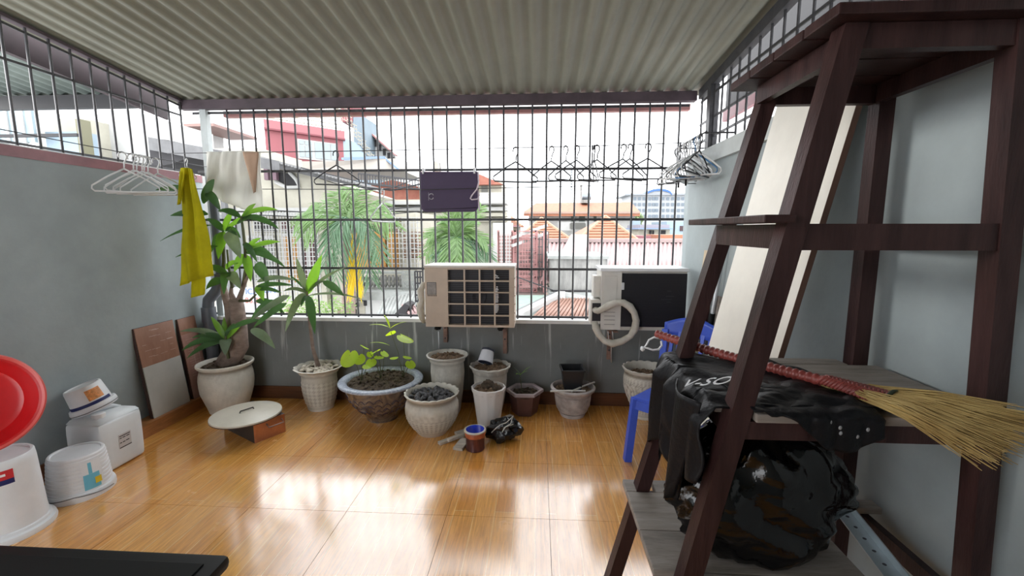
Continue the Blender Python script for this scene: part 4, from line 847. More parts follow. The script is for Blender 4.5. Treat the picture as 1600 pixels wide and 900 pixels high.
# left bunch hung on the left wall grille rail
GL = 'wire hangers bunched on the left wall'
wl = [(132, 3.10, -40), (148, 3.17, -58), (153, 3.21, -30), (158, 3.24, -62), (163, 3.27, -45), (170, 3.30, -25), (186, 3.38, -35)]
nm_ = ['nearest', 'second nearest', 'third nearest', 'middle', 'third farthest', 'second farthest', 'farthest']
o = MB().tube([Vector((-3.03, YR, 2.235)), Vector((-3.03, 3.2, 2.215)), Vector((-3.03, 4.03, 2.23))], 0.003, 5).obj('clothes_line', lw, None, True); tag(o, 'thin clothes line running along the left wall with bunched hangers', 'line')
for (xp, y, yw), n_2 in zip(wl, nm_): hanger((-3.03, y, 2.219), R(yw+90), hang_white, f'white wire hanger on the left wall line, {n_2} of the bunch', GL, random.uniform(-.08, .08), 0.95)
# right bunch on a rod
GRr = 'wire hangers bunched on the right wall rod'
o = MB().tube([(XR-0.17, 3.90, 2.335), (XR-0.17, 3.22, 2.335)], 0.006, 8).obj('hanging_rod', M['iron'], None, True); tag(o, 'short iron rod along the right wall carrying the hanger bunch', 'rod')
mb = MB(); mb.bar((XR-0.17, 3.26, 2.335), (XR+0.05, 3.26, 2.335), 0.012, 0.012); mb.bar((XR-0.17, 3.86, 2.335), (XR+0.05, 3.86, 2.335), 0.012, 0.012); mb.obj('rod_arms', M['iron'], o)
rnd = random.Random(5); N_ = 17
ords = ['farthest', 'second farthest', 'third farthest', 'fourth farthest', 'fifth farthest', 'sixth farthest', 'seventh farthest', 'eighth farthest', 'ninth, the middle one', 'eighth nearest', 'seventh nearest', 'sixth nearest', 'fifth nearest', 'fourth nearest', 'third nearest', 'second nearest', 'nearest']
for k in range(N_):
    y = 3.86-0.55*k/(N_-1)+rnd.uniform(-.008, .008)
    hanger((XR-0.17, y, 2.34), R(90+rnd.choice((-1, 1, 1))*rnd.uniform(35, 58)), hang_blue if k == 13 else (hang_white if k % 4 else hang_dark), f'{"blue" if k == 13 else ("white" if k % 4 else "dark")} wire hanger in the right wall bunch, {ords[k]} from the camera' if 'middle' in ords[k] else f'{"blue" if k == 13 else ("white" if k % 4 else "dark")} wire hanger in the right wall bunch, {ords[k]} to the camera', GRr, rnd.uniform(-.15, .15), rnd.uniform(.82, .98))
for xp, yp, lab in ((1094, 283, 'black clothes peg hanging below the right hanger bunch'), (1078, 288, 'small black clothes peg at the corner by the right wall')):
    p = at(xp, yp, 3.78 if xp < 1090 else 3.6); p.x = XR-0.17; p.z = 2.032
    a = MB().box((p.x-0.006, p.y-0.01, p.z-0.03), (p.x+0.006, p.y+0.01, p.z+0.03), 0.003).obj('clothes_peg', blackm); tag(a, lab, 'peg')
# cloth helper: hanging sheet between a top edge and a bottom edge
def cloth(name, top, bot, Y, m, parent=None, nu=26, nv=24, amp=0.02, fr=5, seed=0, th=0.008, sag=0.0, lean=0.0):
    def lerp(ps, u):
        k = u*(len(ps)-1); i = min(int(k), len(ps)-2); f = k-i; return ps[i][0]*(1-f)+ps[i+1][0]*f, ps[i][1]*(1-f)+ps[i+1][1]*f
    def fn(u, v):
        tx, ty = lerp(top, u); bx_, by_ = lerp(bot, u); p = at(tx+(bx_-tx)*v, ty+(by_-ty)*v, Y)
        f = math.sin(u*fr*6.28+seed+0.8*math.sin(v*2.5+seed))*amp*(0.35+0.65*v)+0.5*amp*noise.noise(Vector((u*4, v*3, seed)))*2+0.3*amp*math.sin(u*fr*13+v*3)
        return (p.x, p.y+f+lean*v, p.z)
    o = MB().grid(fn, nu, nv).obj(name, m, parent, True); solid(o, th); return o
tw_ = leafmat('offwhite_cotton', (0.82, 0.815, 0.78), 0.5, 0.05, 0.9, 0.2, 1.0); tan = mat('tan_cotton', (0.40, 0.27, 0.19), 0.9, var=0.08)
t = thing('towel', 'off-white cloth with a tan stripe hung on the line beside the plant', 'cloth', at(365, 330, LY))
cloth('towel_sheet', [(323, 238), (345, 237), (372, 236), (405, 237)], [(320, 285), (325, 302), (352, 316), (378, 327), (410, 330)], LY-0.012, tw_, t, amp=0.022, fr=3.2, seed=1)
cloth('tan_stripe', [(379, 237), (404, 237)], [(396, 302), (399, 300)], LY-0.042, tan, t, 8, 12, amp=0.004, fr=1, seed=2, th=0.004)
cloth('back_layer', [(322, 237), (406, 237)], [(323, 290), (407, 300)], LY+0.03, tw_, t, amp=0.012, fr=3, seed=3)
yl_ = leafmat('mustard_yellow_cloth', (0.60, 0.55, 0.02), 0.35, 0.15, 0.85, 0.2, 1.3)
t = thing('yellow_garment', 'mustard yellow garment hanging by the left wall in front of the plant', 'clothing', at(305, 462, 3.52))
cloth('front_layer', [(281, 264), (292, 262), (302, 265)], [(279, 447), (300, 440), (316, 434), (335, 431)], 3.50, yl_, t, amp=0.028, fr=1.9, seed=0.4, nu=34)
cloth('back_layer', [(283, 266), (300, 266)], [(298, 432), (320, 430)], 3.56, yl_, t, amp=0.015, fr=1.2, seed=2)
cloth('lower_hem', [(299, 425), (321, 425)], [(300, 465), (320, 460)], 3.55, yl_, t, amp=0.008, fr=1, seed=4)
cloth('sleeve', [(281, 268), (290, 264)], [(278, 320), (284, 316)], 3.46, yl_, t, 10, 12, amp=0.014, fr=1, seed=5)
o = bpy.data.objects.new('garment_hanger', HME['white_coated_wire']); COL.objects.link(o); q = at(291, 248, 3.53); o.parent = t; o.location = q-Vector(t.location); o.rotation_euler = (0, 0, R(75)); o.scale = (0.35, 1, 0.7)
# purple laptop sleeve
pp = mat('purple_neoprene', (0.055, 0.034, 0.085), 0.6, var=0.1, scale=3, bump=0.05, bscale=300)
sx0, sx1, sz0, sz1 = at(657, 300, 3.90).x, at(747, 300, 3.90).x, at(700, 331, 3.90).z, at(700, 268, 3.90).z
t = thing('laptop_sleeve', 'dark purple laptop sleeve clipped on the line in front of the grille', 'sleeve', ((sx0+sx1)/2, 3.91, sz0))
def rrect(x0, x1, z0, z1, r, y, n=6):
    pts = []
    for cx, cz, a0 in ((x1-r, z1-r*0.3, 0), (x0+r, z1-r*0.3, 90), (x0+r, z0+r, 180), (x1-r, z0+r, 270)):
        rz = r if a0 >= 180 else r*0.3
        for k in range(n+1): a = R(a0+90*k/n); pts.append((cx+(r if a0 >= 180 else r*0.3)*math.cos(a)+(0 if a0 >= 180 else (r*0.7 if a0 == 0 else -r*0.7)), y, cz+rz*math.sin(a)))
    return pts
o = MB().poly(rrect(sx0, sx1, sz0, sz1, 0.05, 3.895), (0, 0.035, 0)).obj('sleeve_body', pp, t); md = o.modifiers.new('b', 'BEVEL'); md.width = 0.008; md.segments = 2; md.limit_method = 'ANGLE'; md.angle_limit = R(60)
MB().tube([Vector(p)+Vector((0, -0.001, 0)) for p in [(sx0+0.04, 3.894, sz0+0.022), ((sx0+sx1)/2, 3.894, sz0+0.026), (sx1-0.012, 3.894, sz0+0.035)]], 0.003, 6).obj('zip_seam', mat('dark_purple_zip', (0.02, 0.012, 0.03), 0.5), t, True)
p = at(674, 307, 3.893); mb = MB(); mb.box((p.x-0.026, 3.892, p.z-0.035), (p.x-0.023, 3.895, p.z+0.035))
for s_ in (1, -1): mb.tube([(p.x+0.018*math.cos(a), 3.893, p.z+s_*(0.010+0.014*math.sin(a))) for a in [R(k*15) for k in range(13)]], 0.0045, 6)
mb.obj('logo', mat('grey_logo', (0.36, 0.34, 0.40), 0.5), t, label='small grey mark of a bar and two arcs')
for x in (sx0+0.03, sx1-0.03): MB().box((x-0.008, 3.885, sz1-0.02), (x+0.008, 3.94, sz1+0.03), 0.003).obj('clip', pw, t)

#============================================================ WOODEN SHELF RACK (right foreground)
wd_ = mat('dark_red_brown_wood', (0.017, 0.0065, 0.0065), 0.45, col2=(0.050, 0.023, 0.022), scale=3.0, stretch=(6, 6, 0.8), bump=0.15, bscale=30, spec=0.25)
pl_ = mat('weathered_plank', (0.17, 0.145, 0.125), 0.65, col2=(0.32, 0.28, 0.25), scale=3.5, stretch=(1, 7, 7), bump=0.25, bscale=26)
t = thing('wooden_rack', 'dark brown wooden A-frame shelf rack in the right foreground', 'shelf', (0.8, 1.47, 0))
def lx_(z, near=None): return (0.313+0.206*z) if near else ((0.262+0.254*z) if near is False else 0.290+0.228*z)
ZT = 2.165
for nm, y0, y1_, wx in (('leg', 1.68, 1.74, 0.052), ('leg', 1.20, 1.255, 0.058)):
    n_ = y0 < 1.5; a, b = lx_(0, n_), lx_(ZT, n_)
    MB().hexa([(a, y0, 0), (a+wx, y0, 0), (a+wx, y1_, 0), (a, y1_, 0)], [(b, y0, ZT), (b+wx, y0, ZT), (b+wx, y1_, ZT), (b, y1_, ZT)]).obj(nm, wd_, t)
def rx_(z, near): return (1.262-0.072*(z-0.8)) if near else (1.208-0.004*(z-0.8))
for y0, y1_, near in ((1.68, 1.735, False), (1.20, 1.255, True)):
    a, b = rx_(0.3 if near else 0, near), rx_(ZT, near); wx = 0.054
    if near: a = min(a, XR-0.002-wx)
    MB().hexa([(a, y0, 0), (a+wx, y0, 0), (a+wx, y1_, 0), (a, y1_, 0)], [(b, y0, ZT), (b+wx, y0, ZT), (b+wx, y1_, ZT), (b, y1_, ZT)]).obj('leg', wd_, t)
def level(z0, z1, far=True):
    xl = lx_((z0+z1)/2)
    MB().box((xl+0.03, 1.205, z0), (rx_(z1, True)+0.01, 1.235, z1)).obj('rail', wd_, t)
    if far: MB().box((xl+0.03, 1.70, z0), (rx_(z1, False)+0.01, 1.73, z1)).obj('rail', wd_, t)
    MB().box((xl+0.008, 1.255, z0), (xl+0.036, 1.69, z1)).obj('rail', wd_, t)
    a = (rx_(z1, True)+rx_(z1, False))/2
    MB().box((a+0.012, 1.25, z0), (a+0.04, 1.69, z1)).obj('rail', wd_, t)
level(2.105, ZT); level(1.602, 1.672); level(1.065, 1.118); level(0.515, 0.568)
def plank(x0, x1, y0, y1_, z0, th=0.026, m=pl_): MB().box((x0, y0, z0), (x1, y1_, z0+th), 0.004).obj('plank', m, t)
for a, b in ((1.16, 1.30), (1.306, 1.45), (1.456, 1.60), (1.606, 1.755)): plank(0.715, 1.30, a, b, ZT+0.002, 0.028, wd_)
MB().box((0.585, 1.17, 1.674), (0.665, 1.745, 1.695), 0.003).obj('step_board', wd_, t)
for a, b, x0_, x1_ in ((1.192, 1.257, 0.615, 1.16), (1.261, 1.395, 0.527, 1.29), (1.399, 1.56, 0.527, 1.29), (1.564, 1.676, 0.527, 1.29), (1.680, 1.755, 0.61, 1.19)): plank(x0_, x1_, a, b, 1.120)
for a, b, x0_, xr in ((1.17, 1.257, 0.51, 1.0), (1.261, 1.445, 0.372, 1.02), (1.449, 1.676, 0.372, 1.02), (1.680, 1.765, 0.49, 1.19)): plank(x0_, xr, a, b, 0.570)
plank(0.372, 0.425, 1.680, 1.765, 0.570); plank(1.195, 1.33, 1.62, 1.676, 0.570)
# slotted angle lying on the bottom shelf
ga = mat('pale_galvanised_steel', (0.34, 0.40, 0.43), 0.4, metal=0.4, var=0.15)
t2 = thing('slotted_angle', 'pale galvanised steel strip with round holes on the bottom shelf', 'strip', (1.13, 1.45, 0.598))
a = Vector((1.175, 1.66, 0.601)); b = Vector((1.06, 1.08, 0.601)); MB().bar(a, b, 0.056, 0.005).obj('flat_flange', ga, t2)
e = (b-a).normalized(); nn = Vector((-e.y, e.x, 0)); MB().bar(a+nn*0.027+Vector((0,0,0.014)), b+nn*0.027+Vector((0,0,0.014)), 0.004, 0.03).obj('upright_flange', ga, t2)
mb = MB()
for k in range(9): mb.lathe([(0.006, 0), (0.006, 0.0007), (0, 0.0007)], 10, a+e*(0.05+0.06*k)+Vector((0,0,0.0028)))
mb.obj('holes', ink, t2)
# big black sack on the bottom shelf
sackm = mat('shiny_black_sack', (0.002, 0.002, 0.0025), 0.14, bump=0.8, bscale=11, var=0.2, spec=0.5)
mb = MB(); n1, n2 = 60, 40; vv = []
sc_ = Vector((0.735, 1.42, 0.597))
for j in range(n2+1):
    v = j/n2
    for k in range(n1):
        a = 2*math.pi*k/n1; d = Vector((math.cos(a), math.sin(a), 0))
        rr = 0.25*(math.sin(math.pi*(0.06+0.90*v)**0.72)**0.5) if v < 1 else 0.0
        if v > 0.8: rr *= 1-(v-0.8)*1.6
        h = 0.46*v
        f = 0.06*noise.noise(Vector((d.x*1.6, d.y*1.6, v*2.2+3)))+0.05*abs(noise.noise(Vector((d.x*3.5, d.y*3.5, v*5))))+0.022*abs(noise.noise(Vector((d.x*9, d.y*9, v*11))))+0.018*math.sin(7*a+9*v+3*noise.noise(Vector((d.x, d.y, v*3))))
        p = sc_+Vector((d.x*(rr+f*min(1, rr*6))*1.05, d.y*(rr+f*min(1, rr*6))*0.66, h+0.03*noise.noise(Vector((d.x*3, d.y*3, v*4)))*v)); vv.append(p)
mb.add(vv, [(j*n1+k, j*n1+(k+1) % n1, (j+1)*n1+(k+1) % n1, (j+1)*n1+k) for j in range(n2) for k in range(n1)]+[tuple(range(n1))[::-1], tuple(n2*n1+k for k in range(n1))])
for v in mb.v: v.z = max(0.599, v.z); v.x = min(v.x, 1.04)
t2 = mb.obj('black_sack', sackm, None, True, 70); tag(t2, 'large shiny black plastic sack filling the bottom shelf of the rack', 'bag')
# black shirt draped over the middle shelf
shm = mat('black_jersey', (0.004, 0.004, 0.0055), 0.5, var=0.3, scale=6, bump=0.3, bscale=60, spec=0.22)
t2 = thing('black_shirt', 'black T-shirt with white lettering draped over the middle shelf', 'clothing', (0.56, 1.45, 1.147))
def drape(u, v):
    Y = 1.215+0.53*u
    top_x = 0.90+0.15*math.sin(u*2.2+0.5)-0.12*u
    drop = 0.30+0.08*math.sin(u*5.0+0.5)+0.07*noise.noise(Vector((u*5, 1, 2)))+(0.10 if u > 0.62 else 0)-0.10*(1 if u < 0.25 else 0)
    L1 = top_x-0.515; s = v*(L1+drop); nz_ = noise.noise(Vector((u*5, v*5, 0)))
    fold = 0.012*math.sin(u*26+v*4+2*nz_)+0.02*nz_
    if s < L1:
        x = top_x-s; z = 1.152+0.014*abs(nz_)+0.012*max(0, math.sin(u*14+x*22)); return (x, Y+0.012*nz_, z)
    d = s-L1; k = min(1, d/0.05)
    return (0.515-0.02*k-0.13*d*0.2-(0.018*math.sin(u*24+1.5*nz_)+0.02)*k+0.0, Y+0.02*nz_+0.05*d*math.sin(u*9), 1.155-d+0.006*(1-k))
o = MB().grid(drape, 70, 60).obj('shirt_front', shm, t2, True); solid(o, 0.004)
def flap(u, v):
    X = 0.60+0.335*u; q = min(1, max(0, (u-0.18)/0.42)); s = v*(0.256+0.096*q*q*(3-2*q)-0.05*max(0, u-0.8)/0.2*0.6+0.006*math.sin(u*11)); nz_ = noise.noise(Vector((u*6+9, v*5, 0)))
    L1 = 0.26
    if s < L1: return (X+0.01*nz_, 1.435-s, 1.156+0.010*abs(nz_)+0.008*max(0, math.sin(u*10+v*9)))
    d = s-L1; return (X+0.015*nz_, 1.174-0.006-0.010*abs(math.sin(u*15+nz_)), 1.156-d)
o = MB().grid(flap, 50, 44).obj('shirt_back', shm, t2, True); solid(o, 0.004)
def spike(u, v):
    d = v*0.36; wv = 0.10*(1-v)**0.8+0.006; x = 0.478-0.03*math.sin(u*3.1)-0.03*v; return (x, 1.34+(u-0.5)*2*wv, 1.148-d+0.02*abs(u-0.5))
o = MB().grid(spike, 10, 20).obj('hanging_sleeve', shm, t2, True); solid(o, 0.004)
wt = mat('white_flock_print', (0.62, 0.62, 0.64), 0.6)
p = at(1092, 624, 1.40)
text_mesh('lettering', 'V-SO', 0.075, wt, t2, (0.525, 1.335, 1.186), (R(14), R(-20), R(-50)), 'white lettering on the shirt', shear=0.2)
mb = MB(); rnd = random.Random(3)
for _ in range(7): x = 0.79+rnd.random()*0.12; mb.blob((x, 1.160, 1.10+rnd.random()*0.05), (0.005, 0.002, 0.006), 8)
mb.obj('white_dots', mat('grey_dot', (0.25, 0.25, 0.26), 0.6), t2, True, kind='stuff')
# straw broom lying on the middle shelf
brd = mat('red_plastic_wrap', (0.24, 0.048, 0.040), 0.4, var=0.2, scale=20); strawm = mat('dry_straw', (0.30, 0.19, 0.06), 0.7, col2=(0.52, 0.38, 0.15), scale=5, stretch=(2, 2, 2)); grn = mat('dark_green_binding', (0.03, 0.045, 0.02), 0.6)
t2 = thing('straw_broom', 'straw broom with red ribbed wrapped handle lying on the middle shelf', 'broom', (0.85, 1.45, 1.15))
h0 = Vector((0.535, 1.93, 1.196)); h1 = Vector((0.915, 1.395, 1.176)); n3 = 130; pts = [h0.lerp(h1, k/n3)+Vector((0, 0, -0.008*math.sin(k/n3*3.14))) for k in range(n3+1)]
MB().tube(pts, [0.0165+0.0026*math.sin(k*math.pi/2*0.99)+0.002*(k/n3) for k in range(n3+1)], 12).obj('handle', brd, t2, True)
hd = (h1-h0).normalized(); n_h = Vector((0.0, 0, 1)); sd = hd.cross(n_h).normalized()
nk = h1+hd*0.155
mb = MB(); 
for k in range(15):
    for s_ in (-1, 1):
        a = h1+hd*(-0.006+0.0105*k)+sd*s_*0.0; w_ = 0.0215+0.0021*k
        mb.tube([a+sd*w_*s_-n_h*0.004, a+hd*0.012+sd*w_*0.5*s_+n_h*(0.017), a+hd*0.028-sd*w_*0.3*s_+n_h*0.020, a+hd*0.04-sd*w_*1.0*s_+n_h*0.002], 0.0052, 6)
mb.obj('braided_neck', brd, t2, True)
mb = MB(); mb.tube([h1, h1+hd*0.08, h1+hd*0.18], [0.017, 0.020, 0.024], 12); mb.obj('straw_core', strawm, t2, True)
MB().tube([nk+hd*0.02+sd*(0.052*math.cos(a))+n_h*(0.026*math.sin(a)) for a in [R(k*20) for k in range(18)]], 0.006, 6, closed=True).obj('binding', grn, t2, True)
mb = MB(); rnd = random.Random(8)
e1 = Vector((0.995, 0.955, 1.150)); e2 = Vector((1.265, 1.095, 1.185))
for _ in range(520):
    u = rnd.random(); b0 = h1+hd*rnd.uniform(0.10, 0.15)+sd*(0.5-u)*0.085+n_h*rnd.uniform(-0.012, 0.018)
    e = e1.lerp(e2, min(1, max(0, u+rnd.uniform(-.06, .06)))); e = b0+(e-b0)*rnd.uniform(0.72, 1.06); e.z += rnd.uniform(-0.028, 0.03)
    m_ = (b0+e)/2+Vector((rnd.uniform(-.012, .012), rnd.uniform(-.012, .012), 0.012))
    if e.y > 1.165: e.y = 1.165
    mb.tube([b0, m_, e], [0.0017, 0.0019, 0.0009], 3, caps=False)
mb.obj('bristles', strawm, t2, kind='stuff')
lw_ = h0-hd*0.0
MB().tube(px([(1032, 529, 1.92), (1022, 527, 1.92), (1014, 531, 1.92), (1010, 539, 1.92), (1006, 543, 1.92), (1012, 544, 1.91), (1020, 547, 1.91), (1029, 546, 1.92), (1034, 540, 1.92), (1033, 533, 1.92)]), 0.0045, 8).obj('string_loop', pw, t2, True, label='white string loop at the handle end')
mb = MB(); mb.blob(at(1004, 545, 1.92), (0.010, 0.008, 0.012), 8, 0.4); mb.obj('knot', pw, t2, True)
# white boards leaning on the right wall
cream_ = mat('white_laminate_board', (0.80, 0.78, 0.72), 0.5, var=0.04); cedge = mat('cream_board_edge', (0.60, 0.55, 0.46), 0.5, var=0.06); brn = mat('brown_board_edge', (0.13, 0.07, 0.05), 0.6)
def lboard(label, y0, y1_, xb, zt_, xt, th, m, me2):
    t3_ = thing('leaning_board', label, 'board', (xb, (y0+y1_)/2, 0)); ang = math.atan2(xt-xb, zt_); mt = Matrix.Translation((xb, 0, 0)) @ Matrix.Rotation(ang, 4, 'Y'); L = zt_/math.cos(ang)
    MB().box((0, y0, 0.0), (th, y1_, L), 0, mt).obj('board', m, t3_); MB().box((0, y0-0.002, 0.002), (th, y0, L), 0, mt).obj('edge_strip', me2, t3_)
lboard('wide white board leaning on the right wall behind the rack', 1.985, 2.40, 0.735, 2.50, 1.262, 0.022, cream_, cedge)
lboard('brown board sandwiched between the two white leaning boards', 1.935, 2.36, 0.760, 2.49, 1.286, 0.016, brn, brn)
lboard('white board leaning rearmost against the right wall, its edge showing', 1.850, 2.33, 0.785, 2.48, 1.309, 0.024, cream_, brn)
# blue plastic chair
bl = mat('royal_blue_plastic', (0.05, 0.11, 0.60), 0.35, var=0.08); bl2 = mat('blue_plastic_lit', (0.05, 0.12, 0.58), 0.35)
t2 = thing('plastic_chair', 'royal blue plastic chair with slatted back half hidden behind the rack', 'chair', (0.95, 3.02, 0))
f_ = Vector((-0.66, -0.75, 0)).normalized(); r_ = Vector((-f_.y, f_.x, 0)); c0 = Vector((0.965, 3.02, 0))   # f_ = front direction, r_ = chair's left side
def C(a, b, z): p = c0+r_*a+f_*b; return Vector((p.x, p.y, z))
mb = MB(); mb.hexa([C(-.19,-.19,.445),C(.19,-.19,.445),C(.20,.20,.445),C(-.20,.20,.445)][::-1], [C(-.19,-.19,.48),C(.19,-.19,.48),C(.20,.20,.48),C(-.20,.20,.48)][::-1])
o = mb.obj('seat', bl, t2); 
for s_ in (-1, 1):
    mb = MB(); mb.bar(C(s_*.185, .185, .47), C(s_*.215, .215, 0), .055, .05); mb.obj('leg', bl, t2)
    mb = MB(); mb.bar(C(s_*.175, -.175, .47), C(s_*.195, -.225, 0), .05, .05); mb.obj('leg', bl, t2)
    mb = MB(); mb.hexa([C(s_*.205,-.17,.40),C(s_*.205,.19,.40),C(s_*.190,.19,.40),C(s_*.190,-.17,.40)], [C(s_*.205,-.19,.46),C(s_*.205,.20,.46),C(s_*.190,.20,.46),C(s_*.190,-.19,.46)]); mb.obj('apron', bl, t2)
    mb = MB(); mb.bar(C(s_*.185, -.185, .46), C(s_*.19, -.255, .90), .045, .03); mb.obj('back_post', bl, t2)
mb = MB(); mb.hexa([C(-.20,.195,.40),C(.20,.195,.40),C(.20,.21,.40),C(-.20,.21,.40)], [C(-.20,.19,.46),C(.20,.19,.46),C(.20,.205,.46),C(-.20,.205,.46)]); mb.obj('apron', bl, t2)
mb = MB(); mb.grid(lambda u, v: C(-.205+.41*u, -.265-.028*math.sin(u*3.14)+(-.008)*v, .86+.09*v+(.055*math.sin(u*3.14) if v > 0.5 else 0.0)), 16, 3); o = mb.obj('top_rail', bl, t2, True); solid(o, 0.022)
for k in range(6): a = -.14+.056*k; mb = MB(); mb.bar(C(a, -.195, .56), C(a, -.285, .89), .026, .016, up=f_); mb.obj('slat', bl, t2)
mb = MB(); mb.bar(C(-.185, -.205, .56), C(.185, -.205, .56), .03, .05); mb.obj('lower_rail', bl, t2)
# sticks and mop pole in the back right corner
t2 = thing('mop_pole', 'grey metal pole with black joint leaning in the right back corner', 'pole', (1.25, 3.15, 0))
b0 = Vector((1.225, 3.36, 0.0)); b1 = Vector((1.318, 3.10, 1.75)); dd = b1-b0
MB().tube([b0+dd*0.02, b1], 0.014, 10).obj('tube', mat('grey_steel_tube', (0.42, 0.44, 0.46), 0.35, metal=0.3), t2, True); MB().tube([b0+dd*0.52, b0+dd*0.60], 0.022, 10).obj('joint', blackm, t2, True)
MB().tube([b0, b0+dd*0.53], 0.019, 10).obj('lower_tube', mat('dark_grey_tube', (0.12, 0.13, 0.14), 0.4), t2, True)
for lab, x0, y0, x1, y1_, h_, m_ in (('reddish brown plank leaning in the right back corner', 1.20, 3.28, 1.31, 3.30, 1.62, wd_), ('pale bamboo-coloured plank leaning beside the mop pole', 1.17, 3.40, 1.30, 3.42, 1.5, mat('pale_plank', (0.45, 0.36, 0.24), 0.6, var=0.2)), ('short grey slatted board leaning behind the blue chair', 1.245, 3.18, 1.315, 3.19, 1.18, pl_)):
    a = Vector((x0, y0, 0)); b = Vector((x1, y1_, h_)); o = MB().bar(a, b, 0.075, 0.02, up=(0.3, 0, 1)).obj('wooden_plank', m_); tag(o, lab, 'plank')

#============================================================ OUTSIDE: neighbours, roofs, palms
def m2(n, c, r=0.7, **k):
    if 'col2' in k: k['col2'] = tuple(0.50*q for q in k['col2'])
    return mat(n, tuple(0.50*q for q in c), r, **k)
wcream = m2('cream_render', (0.66, 0.63, 0.52), var=0.10, scale=2); wwhite = m2('white_render', (0.70, 0.70, 0.68), var=0.10, scale=2); wred = m2('raspberry_render', (0.42, 0.125, 0.145), var=0.06, scale=1)
wredd = m2('dark_raspberry_shade', (0.30, 0.07, 0.09)); wblue = m2('pale_blue_render', (0.42, 0.54, 0.64), var=0.08, scale=1); wgrey = m2('blue_grey_render', (0.26, 0.34, 0.40), var=0.08, scale=1)
conc = m2('stained_concrete', (0.24, 0.24, 0.23), col2=(0.52, 0.51, 0.48), scale=3.5, stretch=(2, 2, 0.6)); lgrey_ = m2('light_grey_concrete', (0.44, 0.46, 0.44), var=0.18, scale=3)
terra = m2('terracotta_tiles', (0.52, 0.185, 0.095), col2=(0.60, 0.25, 0.14), scale=4); terrad = m2('red_orange_tiles', (0.42, 0.12, 0.085), col2=(0.52, 0.20, 0.13), scale=6)
pinkr = m2('faded_pink_sheet', (0.56, 0.36, 0.35), 0.5, var=0.10, scale=2); pinks = m2('pink_painted_steel', (0.58, 0.28, 0.27), 0.5, var=0.2, scale=6); brownr = m2('terracotta_sheet', (0.42, 0.20, 0.13), 0.5, var=0.12)
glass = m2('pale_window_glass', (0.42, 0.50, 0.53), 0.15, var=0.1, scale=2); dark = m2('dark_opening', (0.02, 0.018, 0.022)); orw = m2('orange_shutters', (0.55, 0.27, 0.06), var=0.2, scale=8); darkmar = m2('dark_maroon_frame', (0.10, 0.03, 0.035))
greysh = m2('grey_sheet', (0.16, 0.16, 0.165), 0.55, var=0.2); mint = m2('mint_floor', (0.38, 0.52, 0.44), var=0.15); bluet = m2('blue_trim', (0.30, 0.44, 0.72)); woodst = m2('stacked_timber', (0.34, 0.20, 0.14), var=0.4, scale=20)
def slabp(mb, x0, y0, x1, y1, Y, d):
    a, b = at(x0, y0, Y), at(x1, y1, Y); return mb.box((a.x, Y, b.z), (b.x, Y+d, a.z))
def S(name, x0, y0, x1, y1, Y, d, m, par): return slabp(MB(), x0, y0, x1, y1, Y, d).obj(name, m, par)
def house(name, label, x, y, Y, cat='building', group=None): return thing(name, label, cat, at(x, y, Y), group)
def sheet(name, e0, e1, r0, r1, n, m, par, amp=0.02, th=0.02):
    e0, e1, r0, r1 = map(Vector, (e0, e1, r0, r1)); nn = (e1-e0).cross(r0-e0).normalized()
    if nn.z < 0: nn = -nn
    o = MB().grid(lambda u, v: (e0.lerp(e1, u)).lerp(r0.lerp(r1, u), v)+nn*amp*max(-.6, min(.6, math.sin(u*n*6.2832))), n*6, 1).obj(name, m, par, True, 50); solid(o, th); return o
def lattice(name, x0, y0, x1, y1, Y, nx, ny, m, par, r=0.012, d=0.02):
    a, b = at(x0, y0, Y), at(x1, y1, Y); mb = MB()
    for i in range(nx+1): x = a.x+(b.x-a.x)*i/nx; mb.box((x-r, Y, b.z), (x+r, Y+d, a.z))
    for j in range(ny+1): z = b.z+(a.z-b.z)*j/ny; mb.box((a.x, Y+0.002, z-r), (b.x, Y+d*0.8, z+r))
    return mb.obj(name, m, par, kind='stuff')
gr_ = MB().box((-60, 4.4, -9.2), (60, 160, -9.0)); o = struct('ground', gr_, lgrey_)
# --- left neighbour terrace
t = house('neighbour_roof', 'corrugated roof with dark purple beam over the terrace left of the wall', 60, 110, 3.6, 'roof')
mb = MB(); mb.hexa([(-3.54, 2.55, 2.85), (-3.5, 2.55, 2.85), (-3.5, 4.12, 2.693), (-3.54, 4.12, 2.693)], [(-3.54, 2.55, 3.10), (-3.5, 2.55, 3.10), (-3.5, 4.12, 2.90), (-3.54, 4.12, 2.90)]); mb.obj('side_beam', m2('purple_beam', (0.055, 0.028, 0.036), 0.6, var=0.25), t)
MB().box((-5.7, 4.06, 2.80), (-3.6, 4.12, 2.92)).obj('front_beam', m2('dark_grey_beam', (0.03, 0.028, 0.032), 0.6), t)
sheet('roof_sheet', (-5.7, 4.2, 2.95), (-3.5, 4.2, 2.90), (-5.7, 2.5, 3.13), (-3.5, 2.5, 3.08), 18, m2('green_grey_sheet', (0.26, 0.31, 0.28), 0.5, var=0.15), t, 0.018, 0.004)
MB().bar((-5.7, 2.9, 3.04), (-3.54, 2.9, 2.98), 0.05, 0.06).obj('cross_beam', M['beam'], t)
for y in (4.03, 2.7): MB().box((-5.66, y-0.03, -9), (-5.60, y+0.03, 2.9+(4.03-y)*0.1)).obj('post', M['iron'], t)
t = house('pale_house', 'pale blue and cream house front seen through the left grille', 130, 230, 7.0)
S('wall', 60, 186, 170, 480, 7.2, 2.0, wcream, t); S('blue_wall', 70, 206, 162, 480, 6.9, 0.3, wblue, t); S('wall', 160, 172, 236, 480, 7.6, 2.0, wwhite, t)
S('window', -40, 172, 55, 222, 6.6, 0.1, m2('curtained_window', (0.40, 0.52, 0.58), 0.3, var=0.35, scale=3, stretch=(5, 5, 0.5)), t)
